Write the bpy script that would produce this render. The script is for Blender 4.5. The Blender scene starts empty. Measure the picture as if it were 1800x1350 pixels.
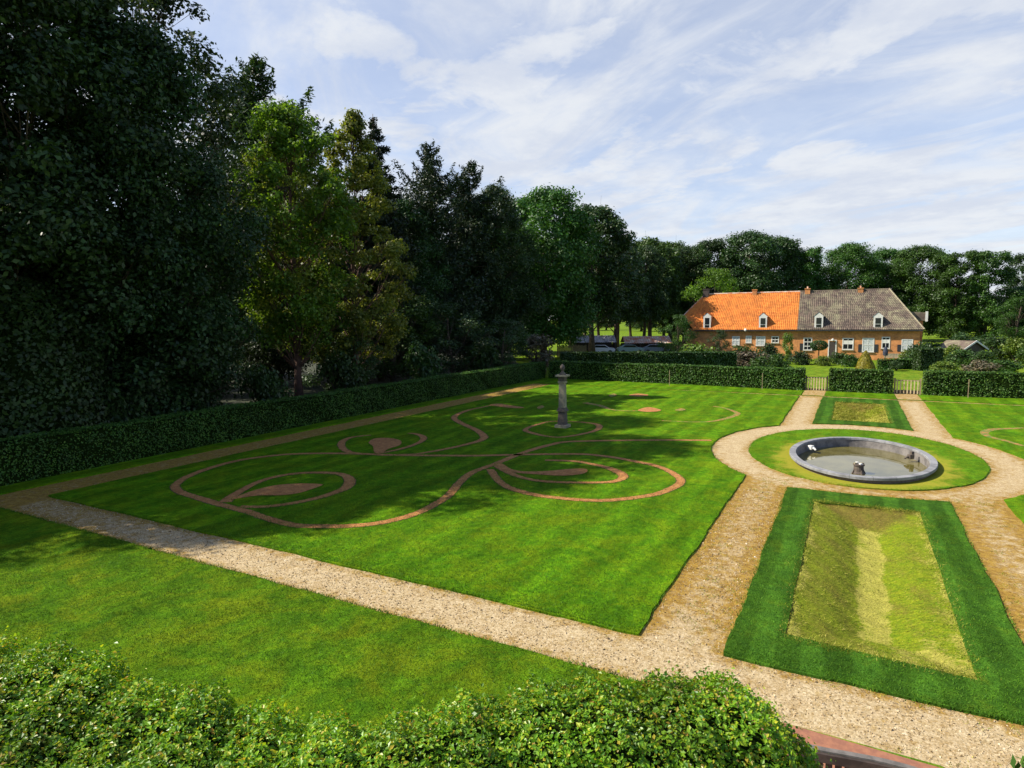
import bpy, math, random
import numpy as np
from mathutils import Vector, Matrix
from mathutils.geometry import tessellate_polygon
R = math.radians
scene = bpy.context.scene
C = scene.collection
rng = np.random.default_rng(7)
random.seed(7)

# ------------------------------------------------------------------ camera
F, PITCH, ROLL, YAW, H = 1102.2, R(5.878), R(-0.591), R(28.5), 5.8
def _basis():
    def w(x, y, z):  # camera-frame ground axes -> world (X across the garden, Y along its axis)
        c, s = math.cos(YAW), math.sin(YAW)
        return np.array([x*c - y*s, x*s + y*c, z])
    fwd = w(0, math.cos(PITCH), -math.sin(PITCH)); r = w(1, 0, 0); u = np.cross(r, fwd)
    c, s = math.cos(ROLL), math.sin(ROLL)
    return fwd, c*r + s*u, -s*r + c*u
FWD, RT, UP = _basis()
def ray(px, py): return FWD*F + RT*(px-900) - UP*(py-675)
def G(px, py, z=0.0):                     # where a sight line meets the level z
    d = ray(px, py); t = (z-H)/d[2]; return np.array([0, 0, H]) + d*t
def V(px, py, v):                         # where it meets the plane Y = v
    d = ray(px, py); return np.array([0, 0, H]) + d*(v/d[1])
def Uu(px, py, u):                        # where it meets the plane X = u
    d = ray(px, py); return np.array([0, 0, H]) + d*(u/d[0])
def Dd(px, py, dist):                     # at a distance along the camera axis
    d = ray(px, py); return np.array([0, 0, H]) + d*(dist/F)
cam = bpy.data.objects.new('camera', bpy.data.cameras.new('camera')); C.objects.link(cam)
cam.data.sensor_width = 36; cam.data.lens = F/1800*36; cam.data.clip_end = 5000; cam.data.clip_start = .05
m = Matrix.Identity(4)
for i in range(3): m[i][0], m[i][1], m[i][2] = RT[i], UP[i], -FWD[i]
m[2][3] = H; cam.matrix_world = m
scene.camera = cam
scene.view_settings.view_transform = 'Standard'; scene.view_settings.look = 'None'
scene.view_settings.exposure = 0.66; scene.view_settings.gamma = 1

# ------------------------------------------------------------------ sun and sky
PHI, ELEV = R(24), R(43)
sdir = Vector((-math.cos(PHI)*math.cos(ELEV), -math.sin(PHI)*math.cos(ELEV), math.sin(ELEV)))  # towards the sun
sun = bpy.data.objects.new('sun', bpy.data.lights.new('sun', 'SUN')); C.objects.link(sun)
sun.data.energy = 5.0; sun.data.angle = R(.5); sun.data.color = (1, .93, .80)
sun.rotation_euler = sdir.to_track_quat('Z', 'Y').to_euler()
world = bpy.data.worlds.new('World'); scene.world = world; world.use_nodes = True
def nodes_of(nt):
    nt.nodes.clear()
    def N(t, **k):
        n = nt.nodes.new(t)
        for a, b in k.items():
            if a in n.inputs.keys() if hasattr(n.inputs, 'keys') else False: n.inputs[a].default_value = b
            else: setattr(n, a, b)
        return n
    def L(a, b): nt.links.new(a, b)
    return N, L
N, L = nodes_of(world.node_tree)
def math_node(N, L, op, a, b=None, clamp=False):
    n = N('ShaderNodeMath'); n.operation = op; n.use_clamp = clamp
    for i, x in enumerate((a, b)):
        if x is None: continue
        if isinstance(x, (int, float)): n.inputs[i].default_value = x
        else: L(x, n.inputs[i])
    return n.outputs[0]
sky = N('ShaderNodeTexSky'); sky.sky_type = 'NISHITA'; sky.sun_disc = False
sky.sun_elevation = ELEV; sky.sun_rotation = math.atan2(sdir.x, sdir.y); sky.ozone_density = 2.5; sky.dust_density = .6
tc = N('ShaderNodeTexCoord'); sep = N('ShaderNodeSeparateXYZ'); L(tc.outputs['Generated'], sep.inputs[0])
M = lambda *a, **k: math_node(N, L, *a, **k)
zc = M('ADD', M('MAXIMUM', sep.outputs[2], 0.0), .09)
pu, pv = M('DIVIDE', sep.outputs[0], zc), M('DIVIDE', sep.outputs[1], zc)
ax, ay = -.80, .60                                 # the cirrus runs this way
s_ = M('ADD', M('MULTIPLY', pu, ax), M('MULTIPLY', pv, ay)); t_ = M('ADD', M('MULTIPLY', pu, ay), M('MULTIPLY', pv, -ax))
def vec(x, y, z=0.0):
    c = N('ShaderNodeCombineXYZ')
    for i, q in enumerate((x, y, z)):
        if isinstance(q, (int, float)): c.inputs[i].default_value = q
        else: L(q, c.inputs[i])
    return c.outputs[0]
def noise(v, sc, det=6, rough=.6, dist=0.0):
    n = N('ShaderNodeTexNoise'); n.inputs['Scale'].default_value = sc; n.inputs['Detail'].default_value = det
    n.inputs['Roughness'].default_value = rough; n.inputs['Distortion'].default_value = dist; L(v, n.inputs['Vector']); return n.outputs[0]
def ramp(N, L, x, stops, interp='EASE'):
    r = N('ShaderNodeValToRGB'); r.color_ramp.interpolation = interp
    e = r.color_ramp.elements
    while len(e) < len(stops): e.new(.5)
    for i, (p, c) in enumerate(stops):
        e[i].position = p; e[i].color = (c, c, c, 1) if isinstance(c, (int, float)) else (*c, 1)
    L(x, r.inputs[0]); return r.outputs[0]
streak = noise(vec(M('MULTIPLY', s_, .50), t_, 2.3), 1.9, 10, .60, .9)
puff = noise(vec(M('MULTIPLY', s_, .85), t_, 9.4), 2.0, 9, .58, .3)
wide = noise(vec(M('MULTIPLY', s_, .4), t_, 5.0), .35, 2, .5)
c1 = ramp(N, L, M('ADD', streak, M('MULTIPLY', M('SUBTRACT', wide, .5), .5)), [(.36, 0.48), (.60, .96)])
c2 = ramp(N, L, puff, [(.42, 0), (.62, 1.0)])
cov = M('MAXIMUM', c1, M('MULTIPLY', c2, .95))
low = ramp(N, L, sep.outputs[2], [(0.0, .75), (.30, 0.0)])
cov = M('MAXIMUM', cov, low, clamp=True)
clear = ramp(N, L, sep.outputs[2], [(.44, 1.0), (.62, .04)])                     # cloud thinned overhead, out of view, to deepen the shade
behind = ramp(N, L, M('ADD', M('MULTIPLY', M('ADD', M('MULTIPLY', sep.outputs[1], .88), M('MULTIPLY', sep.outputs[0], -.48)), .5), .5), [(.36, .08), (.64, 1.0)])  # unseen sky behind the camera, cleared of cloud for darker shade
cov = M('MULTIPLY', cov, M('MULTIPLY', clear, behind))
shade = noise(vec(s_, t_, 1.0), 2.4, 7, .65)
mixc = N('ShaderNodeMix'); mixc.data_type = 'RGBA'
ccol = N('ShaderNodeMix'); ccol.data_type = 'RGBA'
L(ramp(N, L, shade, [(.35, 0), (.65, 1)]), ccol.inputs[0])
ccol.inputs[6].default_value = (.435, .468, .535, 1); ccol.inputs[7].default_value = (.525, .545, .575, 1)
skm = N('ShaderNodeMix'); skm.data_type = 'RGBA'; skm.blend_type = 'MULTIPLY'; skm.inputs[0].default_value = 1
L(sky.outputs[0], skm.inputs[6]); skm.inputs[7].default_value = (.118, .112, .118, 1)
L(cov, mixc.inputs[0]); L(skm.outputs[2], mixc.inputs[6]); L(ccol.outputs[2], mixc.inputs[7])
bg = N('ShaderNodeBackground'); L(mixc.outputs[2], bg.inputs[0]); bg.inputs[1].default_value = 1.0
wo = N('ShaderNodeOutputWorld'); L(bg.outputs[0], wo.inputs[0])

# ------------------------------------------------------------------ object helpers
def tag(o, label=None, cat=None, group=None, kind=None):
    if label: o['label'] = label
    if cat: o['category'] = cat
    if group: o['group'] = group
    if kind: o['kind'] = kind
    return o
def obj(name, me, m=None, parent=None, loc=None, rz=0):
    o = bpy.data.objects.new(name, me); C.objects.link(o)
    if parent: o.parent = parent
    if loc is not None: o.location = loc
    if rz: o.rotation_euler.z = rz
    if m is not None:
        if me.materials: 
            o.material_slots[0].link = 'OBJECT'; o.material_slots[0].material = m
        else: me.materials.append(m)
    return o
def empty(name, loc, rz=0):
    o = bpy.data.objects.new(name, None); C.objects.link(o); o.location = loc; o.rotation_euler.z = rz; o.empty_display_size = .3
    return o
def mesh(name, v, f, smooth=False):
    me = bpy.data.meshes.new(name)
    v = v.tolist() if isinstance(v, np.ndarray) else v
    f = f.tolist() if isinstance(f, np.ndarray) else f
    me.from_pydata(v, [], f); me.update()
    if smooth: me.polygons.foreach_set('use_smooth', [True]*len(me.polygons))
    return me
class MB:
    def __init__(s): s.v = []; s.f = []
    def add(s, v, f):
        n = len(s.v); s.v += [tuple(map(float, p)) for p in v]; s.f += [tuple(i+n for i in q) for q in f]; return s
    def box(s, x0, x1, y0, y1, z0, z1):
        v = [(x, y, z) for x in (x0, x1) for y in (y0, y1) for z in (z0, z1)]
        return s.add(v, [(0, 1, 3, 2), (4, 6, 7, 5), (0, 4, 5, 1), (2, 3, 7, 6), (0, 2, 6, 4), (1, 5, 7, 3)])
    def prism(s, poly, y0, y1):            # polygon in X-Z, extruded along Y
        n = len(poly); v = [(x, y0, z) for x, z in poly] + [(x, y1, z) for x, z in poly]
        return s.add(v, [tuple(range(n)), tuple(range(2*n-1, n-1, -1))] + [(i, i+n, (i+1) % n+n, (i+1) % n) for i in range(n)])
    def tube(s, pts, rad, n=8, cap=True):
        rings = []
        for i, p in enumerate(pts):
            p = np.array(p, float); a = np.array(pts[max(i-1, 0)], float); b = np.array(pts[min(i+1, len(pts)-1)], float)
            d = b-a; d /= np.linalg.norm(d)+1e-9
            x = np.cross(d, [0, 0, 1.0]); 
            if np.linalg.norm(x) < 1e-3: x = np.array([1., 0, 0])
            x /= np.linalg.norm(x); y = np.cross(d, x)
            r = rad[i] if hasattr(rad, '__len__') else rad
            rings.append([p + r*(math.cos(t)*x + math.sin(t)*y) for t in np.arange(n)*2*math.pi/n])
        v = [q for r_ in rings for q in r_]
        f = [(i*n+j, i*n+(j+1) % n, (i+1)*n+(j+1) % n, (i+1)*n+j) for i in range(len(pts)-1) for j in range(n)]
        if cap: f += [tuple(range(n-1, -1, -1)), tuple(range(len(v)-n, len(v)))]
        return s.add(v, f)
    def lathe(s, prof, n=24, cx=0, cy=0, sx=1, sy=1):
        v = [(cx+r*math.cos(t)*sx, cy+r*math.sin(t)*sy, z) for r, z in prof for t in np.arange(n)*2*math.pi/n]
        f = [(i*n+j, i*n+(j+1) % n, (i+1)*n+(j+1) % n, (i+1)*n+j) for i in range(len(prof)-1) for j in range(n)]
        return s.add(v, f)
    def build(s, name, m, parent=None, loc=None, rz=0, smooth=False, bevel=0):
        me = mesh(name, s.v, s.f, smooth); o = obj(name, me, m, parent, loc, rz)
        if bevel:
            b = o.modifiers.new('bevel', 'BEVEL'); b.width = bevel; b.segments = 2; b.limit_method = 'ANGLE'
        return o

# ------------------------------------------------------------------ materials
def newmat(name):
    mt = bpy.data.materials.new(name); mt.use_nodes = True
    N, L = nodes_of(mt.node_tree); out = N('ShaderNodeOutputMaterial'); b = N('ShaderNodeBsdfPrincipled'); L(b.outputs[0], out.inputs[0])
    return mt, N, L, b, out
def mixrgb(N, L, fac, a, b, blend='MIX'):
    n = N('ShaderNodeMix'); n.data_type = 'RGBA'; n.blend_type = blend
    for i, x in ((0, fac), (6, a), (7, b)):
        if isinstance(x, (int, float)): n.inputs[i].default_value = x
        elif isinstance(x, tuple): n.inputs[i].default_value = (*x, 1)
        else: L(x, n.inputs[i])
    return n.outputs[2]
def texco(N, L, scale=(1, 1, 1), rot=0):
    t = N('ShaderNodeTexCoord'); mp = N('ShaderNodeMapping'); mp.inputs['Scale'].default_value = scale; mp.inputs['Rotation'].default_value = (0, 0, rot)
    L(t.outputs['Object'], mp.inputs[0]); return mp.outputs[0]
def nz(N, L, v, sc, det=4, rough=.6, dist=0):
    n = N('ShaderNodeTexNoise'); n.inputs['Scale'].default_value = sc; n.inputs['Detail'].default_value = det
    n.inputs['Roughness'].default_value = rough; n.inputs['Distortion'].default_value = dist; L(v, n.inputs['Vector']); return n.outputs[0]
def bump(N, L, b, h, s, d):
    n = N('ShaderNodeBump'); n.inputs['Strength'].default_value = s; n.inputs['Distance'].default_value = d; L(h, n.inputs['Height']); L(n.outputs[0], b.inputs['Normal'])
def simple(name, c1, c2=None, sc=6, rough=.7, bs=.0, metal=0, bsc=None, bd=.01):
    mt, N, L, b, out = newmat(name); v = texco(N, L)
    if c2:
        n = nz(N, L, v, sc, 6, .65); L(mixrgb(N, L, ramp(N, L, n, [(.35, 0), (.65, 1)]), c1, c2), b.inputs['Base Color'])
    else: b.inputs['Base Color'].default_value = (*c1, 1)
    b.inputs['Roughness'].default_value = rough; b.inputs['Metallic'].default_value = metal
    if bs: bump(N, L, b, nz(N, L, v, bsc or sc*4, 6, .7), bs, bd)
    return mt
def leafmat(name, cols, rough=.5, trans=.22, spec=.4, clump=.35):
    """leaf colour varies from leaf to leaf and, more slowly, from spray to spray"""
    mt, N, L, b, out = newmat(name)
    g = N('ShaderNodeNewGeometry')
    r1 = ramp(N, L, g.outputs['Random Per Island'], [(i/(len(cols)-1), c) for i, c in enumerate(cols)], 'LINEAR')
    v = texco(N, L); n = nz(N, L, v, clump, 3, .6)
    k = ramp(N, L, n, [(.35, .72), (.65, 1.25)])
    oi = N('ShaderNodeObjectInfo'); hv = N('ShaderNodeHueSaturation')
    L(math_node(N, L, 'ADD', math_node(N, L, 'MULTIPLY', oi.outputs['Random'], .03), .485), hv.inputs['Hue'])
    L(math_node(N, L, 'ADD', math_node(N, L, 'MULTIPLY', oi.outputs['Random'], .3), .85), hv.inputs['Value'])
    L(mixrgb(N, L, 1.0, r1, k, 'MULTIPLY'), hv.inputs['Color'])
    col = hv.outputs[0]
    L(col, b.inputs['Base Color']); b.inputs['Roughness'].default_value = rough; b.inputs['Specular IOR Level'].default_value = spec
    if trans:
        t = N('ShaderNodeBsdfTranslucent'); L(mixrgb(N, L, 1.0, col, (1.3, 1.25, .6), 'MULTIPLY'), t.inputs[0])
        ms = N('ShaderNodeMixShader'); ms.inputs[0].default_value = trans; L(b.outputs[0], ms.inputs[1]); L(t.outputs[0], ms.inputs[2]); L(ms.outputs[0], out.inputs[0])
    return mt
def lawnmat(name, base, dark, yellow, stripe=0.0, ang=0.0, period=1.3, ycov=.62, bstr=.5, dist=.0):
    mt, N, L, b, out = newmat(name); v = texco(N, L)
    fine = nz(N, L, texco(N, L, (1, 1, 1)), 38, 3, .7); mid = nz(N, L, v, 3.2, 5, .7, .4); big = nz(N, L, v, .8, 7, .72, .6)
    c = mixrgb(N, L, ramp(N, L, mid, [(.3, 0), (.7, 1)]), dark, base)
    c = mixrgb(N, L, math_node(N, L, 'MULTIPLY', ramp(N, L, big, [(ycov-.14, 0), (ycov+.1, 1)]), .6), c, yellow)
    m2 = nz(N, L, v, 1.3, 5, .7, .8)
    c = mixrgb(N, L, math_node(N, L, 'MULTIPLY', ramp(N, L, m2, [(.52, 0), (.72, 1)]), .55), c, yellow)
    if stripe:
        sv = texco(N, L, (1, 1, 1), ang); w = N('ShaderNodeTexWave'); w.wave_type = 'BANDS'; w.bands_direction = 'X'; w.wave_profile = 'SIN'
        w.inputs['Scale'].default_value = 1/period*.314; w.inputs['Distortion'].default_value = 1.6; w.inputs['Detail'].default_value = 3; w.inputs['Detail Scale'].default_value = .5
        L(sv, w.inputs['Vector'])
        c = mixrgb(N, L, 1.0, c, ramp(N, L, w.outputs[1], [(.3, 1-stripe), (.7, 1+stripe*.6)]), 'MULTIPLY')
    c = mixrgb(N, L, 1.0, c, ramp(N, L, nz(N, L, texco(N, L, (1.6, .55, 1)), .9, 6, .72, .7), [(.3, .72), (.7, 1.22)]), 'MULTIPLY')
    blades = nz(N, L, texco(N, L, (1, 1, 1), .4), 75, 2, .6)
    c = mixrgb(N, L, 1.0, c, ramp(N, L, fine, [(.30, .52), (.5, 1.0), (.72, 1.5)]), 'MULTIPLY')
    c = mixrgb(N, L, 1.0, c, ramp(N, L, nz(N, L, v, 9, 4, .75), [(.3, .78), (.7, 1.2)]), 'MULTIPLY')
    L(c, b.inputs['Base Color']); b.inputs['Roughness'].default_value = .95; b.inputs['Specular IOR Level'].default_value = .04
    bump(N, L, b, math_node(N, L, 'ADD', fine, math_node(N, L, 'MULTIPLY', nz(N, L, v, 11, 3, .7), 1.5)), bstr, .04)
    return mt
M_lawn = lawnmat('mown grass', (.092, .205, .004), (.044, .135, .004), (.150, .210, .005), stripe=.14, ang=0, period=1.3, ycov=.56)
M_lawn_near = lawnmat('near lawn grass', (.085, .180, .005), (.042, .112, .005), (.155, .190, .006), ycov=.56, bstr=.7)
M_lawn_bed = lawnmat('bed border grass', (.052, .130, .010), (.032, .090, .009), (.10, .160, .010), stripe=.22, ang=0, period=.8, ycov=.70)
M_ring = lawnmat('pool ring grass', (.090, .195, .006), (.055, .145, .005), (.15, .2, .006), ycov=.6)
def worn_ring(mt):
    nt = mt.node_tree; N = lambda t: nt.nodes.new(t); L = lambda a, b: nt.links.new(a, b)
    b = nt.nodes['Principled BSDF']; src = b.inputs['Base Color'].links[0].from_socket
    v = texco(N, L); mp = N('ShaderNodeMapping'); mp.inputs['Location'].default_value = (-.45/2.58, -28.4/4.06, 0); mp.inputs['Scale'].default_value = (1/2.58, 1/4.06, 0); L(v, mp.inputs[0])
    ln = N('ShaderNodeVectorMath'); ln.operation = 'LENGTH'; L(mp.outputs[0], ln.inputs[0])
    d = math_node(N, L, 'ADD', ln.outputs['Value'], math_node(N, L, 'MULTIPLY', math_node(N, L, 'SUBTRACT', nz(N, L, v, 1.6, 7, .75), .5), 1.1))
    w = ramp(N, L, d, [(.0, 1), (.95, 1), (1.30, 0)]) if False else ramp(N, L, math_node(N, L, 'DIVIDE', d, 2.0), [(.52, .85), (.68, 0)])
    L(mixrgb(N, L, w, src, (.30, .27, .03)), b.inputs['Base Color'])
worn_ring(M_ring)
M_meadow = lawnmat('meadow grass', (.13, .22, .012), (.07, .16, .01), (.22, .24, .02), ycov=.55)
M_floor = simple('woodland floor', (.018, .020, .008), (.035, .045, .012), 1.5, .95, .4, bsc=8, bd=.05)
def pathmat():
    mt, N, L, b, out = newmat('pale gravel with moss')
    v = texco(N, L); a = N('ShaderNodeAttribute'); a.attribute_name = 'moss'
    fine = nz(N, L, v, 30, 4, .8); peb = N('ShaderNodeTexVoronoi'); peb.inputs['Scale'].default_value = 26; L(v, peb.inputs['Vector'])
    c = mixrgb(N, L, ramp(N, L, nz(N, L, v, 2.2, 5, .7), [(.3, 0), (.7, 1)]), (.39, .265, .10), (.55, .425, .215))
    c = mixrgb(N, L, .55, c, mixrgb(N, L, peb.outputs['Color'], (.22, .14, .06), (.66, .55, .38)))
    mm = math_node(N, L, 'ADD', a.outputs['Fac'], math_node(N, L, 'MULTIPLY', math_node(N, L, 'SUBTRACT', nz(N, L, v, 3.4, 8, .82, .3), .5), 3.4))
    mm = ramp(N, L, mm, [(.0, 0), (.85, .95)])
    moss = mixrgb(N, L, ramp(N, L, nz(N, L, v, 6, 5, .75), [(.35, 0), (.65, 1)]), (.20, .105, .012), (.36, .22, .03))
    c = mixrgb(N, L, mm, c, moss)
    c = mixrgb(N, L, 1.0, c, ramp(N, L, fine, [(.3, .45), (.5, 1), (.7, 1.4)]), 'MULTIPLY')
    sp = nz(N, L, v, 14, 3, .85); c = mixrgb(N, L, ramp(N, L, sp, [(.64, 0), (.70, .75)]), c, (.10, .075, .025))
    L(c, b.inputs['Base Color']); b.inputs['Roughness'].default_value = .95; b.inputs['Specular IOR Level'].default_value = .2
    bump(N, L, b, fine, .6, .03); return mt
M_path = pathmat()
def scrollmat(name, grassy):
    mt, N, L, b, out = newmat(name); v = texco(N, L)
    c = mixrgb(N, L, ramp(N, L, nz(N, L, v, 5, 5, .7), [(.3, 0), (.7, 1)]), (.28, .10, .022), (.46, .205, .055))
    c = mixrgb(N, L, 1.0, c, ramp(N, L, nz(N, L, v, 28, 3, .8), [(.3, .55), (.5, 1), (.7, 1.45)]), 'MULTIPLY')
    c = mixrgb(N, L, ramp(N, L, nz(N, L, v, 4, 6, .8), [(.62-grassy, 0), (.74-grassy, 1)]), c, (.10, .17, .012))
    L(c, b.inputs['Base Color']); b.inputs['Roughness'].default_value = .95; bump(N, L, b, nz(N, L, v, 30, 3, .8), .5, .03); return mt
M_scroll = scrollmat('red gravel', 0.0); M_scroll_faint = scrollmat('red gravel worn over by grass', .19)
M_soil_shade = simple('soil edge with painted shade', (.03, .022, .010), (.06, .05, .02), 8, .95)
M_oak = leafmat('oak leaves', [(.020, .046, .010), (.030, .070, .011), (.048, .098, .016)])
M_green = leafmat('fresh green leaves', [(.026, .070, .009), (.045, .110, .012), (.065, .135, .018)], trans=.3)
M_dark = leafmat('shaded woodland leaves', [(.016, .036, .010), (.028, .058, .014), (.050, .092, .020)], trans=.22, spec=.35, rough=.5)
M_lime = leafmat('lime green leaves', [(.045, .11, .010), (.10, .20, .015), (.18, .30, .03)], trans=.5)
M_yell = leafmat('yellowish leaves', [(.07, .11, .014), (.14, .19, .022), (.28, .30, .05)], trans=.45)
M_pine = leafmat('conifer needles', [(.014, .026, .010), (.022, .042, .014), (.035, .055, .018)], trans=.08)
M_hedge = leafmat('hedge leaves', [(.026, .066, .010), (.050, .115, .014), (.095, .16, .022)], rough=.5, spec=.25, trans=.15, clump=1.4)
M_box = leafmat('glossy privet leaves', [(.06, .16, .008), (.08, .19, .008), (.14, .27, .010), (.12, .24, .012), (.16, .30, .010), (.22, .36, .014), (.10, .22, .012), (.18, .32, .014), (.28, .38, .018), (.40, .42, .02), (.34, .20, .03)], rough=.40, trans=.38, spec=.45, clump=1.6)
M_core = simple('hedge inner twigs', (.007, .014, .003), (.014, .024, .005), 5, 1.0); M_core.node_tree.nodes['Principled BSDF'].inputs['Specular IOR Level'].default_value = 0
M_gold = leafmat('golden yew', [(.20, .20, .008), (.27, .25, .010), (.34, .30, .015)], trans=.1, clump=1.5)
M_brightshrub = leafmat('bright shrub leaves', [(.07, .13, .012), (.12, .19, .02), (.18, .24, .03)], trans=.3, clump=1)
M_pink = leafmat('dusty flowering leaves', [(.06, .08, .03), (.13, .10, .06), (.20, .16, .10)], trans=.2, clump=1)
M_bark = simple('bark', (.045, .030, .020), (.09, .06, .04), 3, .9, .6, bsc=9, bd=.05)
M_redbark = simple('reddish bark', (.13, .065, .042), (.07, .04, .03), 3, .9, .5, bsc=9, bd=.04)
M_white = simple('white paint', (.74, .72, .66), (.62, .60, .54), 3, .5)
M_glass = simple('dark window glass', (.015, .018, .022), None, rough=.08)
M_curtain = simple('net curtain', (.60, .62, .60), (.36, .39, .38), 6, .8)
M_black = simple('black paint', (.02, .02, .022), (.035, .035, .035), 4, .5)
M_stone = simple('weathered sandstone', (.36, .31, .19), (.20, .17, .115), 4, .85, .4, bd=.01)
M_stone_dark = simple('dark weathered stone', (.075, .055, .048), (.13, .105, .075), 6, .85, .4, bd=.01)
M_rim = simple('grey bluestone coping', (.27, .27, .275), (.15, .15, .155), 2.2, .85, .25, bd=.01)
def joints(mt):
    nt = mt.node_tree; N = lambda t: nt.nodes.new(t); L = lambda a, b: nt.links.new(a, b); b = nt.nodes['Principled BSDF']; src = b.inputs['Base Color'].links[0].from_socket
    t = N('ShaderNodeTexCoord'); sp = N('ShaderNodeSeparateXYZ'); L(t.outputs['Object'], sp.inputs[0]); M = lambda *a, **k: math_node(N, L, *a, **k)
    a = M('ARCTAN2', M('DIVIDE', sp.outputs[1], 4.06), M('DIVIDE', sp.outputs[0], 2.58)); f = M('FRACT', M('MULTIPLY', a, 22/6.28318))
    L(mixrgb(N, L, M('LESS_THAN', f, .016), src, (.05, .05, .05)), b.inputs['Base Color'])
joints(M_rim)
M_inner = simple('pool wall render', (.21, .19, .175), (.11, .10, .095), 2.5, .85, .3, bd=.01)
M_pooldark = simple('dark brick pool wall', (.10, .075, .062), (.17, .13, .11), 8, .85, .4)
M_wood = simple('weathered wood', (.34, .25, .14), (.22, .16, .09), 6, .8)
M_slat = simple('sun bleached wood', (.62, .50, .28), (.45, .34, .17), 6, .8)
M_darkwood = simple('dark stained wood', (.035, .026, .022), (.07, .05, .04), 7, .65)
def brickmat(name, c1, c2, mort, sc=1.0):
    mt, N, L, b, out = newmat(name); t = N('ShaderNodeTexCoord'); sp = N('ShaderNodeSeparateXYZ'); L(t.outputs['Object'], sp.inputs[0])
    cb = N('ShaderNodeCombineXYZ'); L(sp.outputs[0], cb.inputs[0]); L(sp.outputs[2], cb.inputs[1])
    br = N('ShaderNodeTexBrick'); L(cb.outputs[0], br.inputs['Vector']); br.inputs['Scale'].default_value = 1/sc
    br.inputs['Brick Width'].default_value = .23; br.inputs['Row Height'].default_value = .075; br.inputs['Mortar Size'].default_value = .012
    br.inputs['Color1'].default_value = (*c1, 1); br.inputs['Color2'].default_value = (*c2, 1); br.inputs['Mortar'].default_value = (*mort, 1)
    v = texco(N, L); c = mixrgb(N, L, 1.0, br.outputs[0], ramp(N, L, nz(N, L, v, 1.2, 6, .75), [(.3, .7), (.7, 1.3)]), 'MULTIPLY')
    L(c, b.inputs['Base Color']); b.inputs['Roughness'].default_value = .9; bump(N, L, b, br.outputs['Fac'], -.4, .01); return mt
M_brick = brickmat('orange brick', (.66, .235, .055), (.52, .165, .04), (.46, .28, .13))
M_pave = simple('red brick paving', (.33, .14, .075), (.24, .10, .06), 9, .9, .3)
def tilemat(name, base, alts, lichen=None, lcov=.55):
    mt, N, L, b, out = newmat(name); v = texco(N, L)
    g = N('ShaderNodeNewGeometry')
    c = ramp(N, L, g.outputs['Random Per Island'], [(i/(len(alts)-1), a) for i, a in enumerate(alts)], 'LINEAR')
    c = mixrgb(N, L, .55, c, base)
    c = mixrgb(N, L, 1.0, c, ramp(N, L, nz(N, L, v, .8, 6, .75), [(.3, .72), (.7, 1.25)]), 'MULTIPLY')
    if lichen: c = mixrgb(N, L, math_node(N, L, 'MULTIPLY', ramp(N, L, nz(N, L, v, .55, 9, .82, .5), [(lcov-.12, 0), (lcov+.12, 1)]), .8), c, lichen)
    L(c, b.inputs['Base Color']); b.inputs['Roughness'].default_value = .8; return mt
M_tile_o = tilemat('orange pantiles', (.56, .16, .018), [(.44, .10, .015), (.74, .27, .04), (.52, .19, .04)])
M_tile_g = tilemat('lichened grey-brown tiles', (.088, .062, .046), [(.035, .028, .025), (.12, .08, .062), (.21, .16, .115)], (.30, .28, .16), .56)
M_tile_grey = simple('grey corrugated roof', (.62, .60, .62), (.28, .26, .25), 1.2, .7)
M_tile_red = simple('rusty red roof', (.55, .18, .08), (.66, .56, .44), 1.1, .8)

# ------------------------------------------------------------------ ground, path, lawns
def poly_sheet(name, loops, z, m, skirt=0.0, skirt_m=None):
    """flat polygon with holes; loops[0] is the outline. skirt gives it an edge that goes down"""
    vs = [[Vector((x, y, z)) for x, y in lp] for lp in loops]
    tris = tessellate_polygon(vs); flat = [p for lp in vs for p in lp]
    v = [tuple(p) for p in flat]; f = [tuple(t) for t in tris]
    # make faces point up
    f = [t if (Vector(v[t[1]])-Vector(v[t[0]])).cross(Vector(v[t[2]])-Vector(v[t[0]])).z > 0 else t[::-1] for t in f]
    if skirt:
        k = 0
        for lp in loops:
            n = len(lp); b0 = len(v); v += [(x, y, z-skirt) for x, y in lp]
            f += [(k+i, b0+i, b0+(i+1) % n, k+(i+1) % n) for i in range(n)]; k += n
    return obj(name, mesh(name, v, f), m)
def ell(cx, cy, a, b, n=72, t0=0, t1=2*math.pi, close=False):
    ts = np.linspace(t0, t1, n, endpoint=close); return [(cx+a*math.cos(t), cy+b*math.sin(t)) for t in ts]
def densify(poly, step=.35, wob=.012, seed=1, amp=.018):
    r = np.random.default_rng(seed); out = []
    for i, p in enumerate(poly):
        q = poly[(i+1) % len(poly)]; n = max(1, int(math.dist(p, q)/step))
        for k in range(n):
            t = k/n; w = amp*(math.sin(k*.9+i)+math.sin(k*.37+i*2)); wx, wy = (w*(q[1]-p[1]), -w*(q[0]-p[0])); ln = math.dist(p, q)+1e-9; out.append((p[0]+(q[0]-p[0])*t+wx/ln+r.normal()*wob*.6, p[1]+(q[1]-p[1])*t+wy/ln+r.normal()*wob*.6))
    return out
def catmull(pts, per=8, closed=False):
    P = [np.array(p, float) for p in pts]; n = len(P); out = []
    rng_ = range(n if closed else n-1)
    for i in rng_:
        g = (lambda k: P[k % n]) if closed else (lambda k: P[min(max(k, 0), n-1)])
        a, b, c, d = g(i-1), g(i), g(i+1), g(i+2)
        for k in range(per):
            t = k/per; out.append(.5*((2*b)+(-a+c)*t+(2*a-5*b+4*c-d)*t*t+(-a+3*b-3*c+d)*t**3))
    if not closed: out.append(P[-1])
    return out
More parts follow.
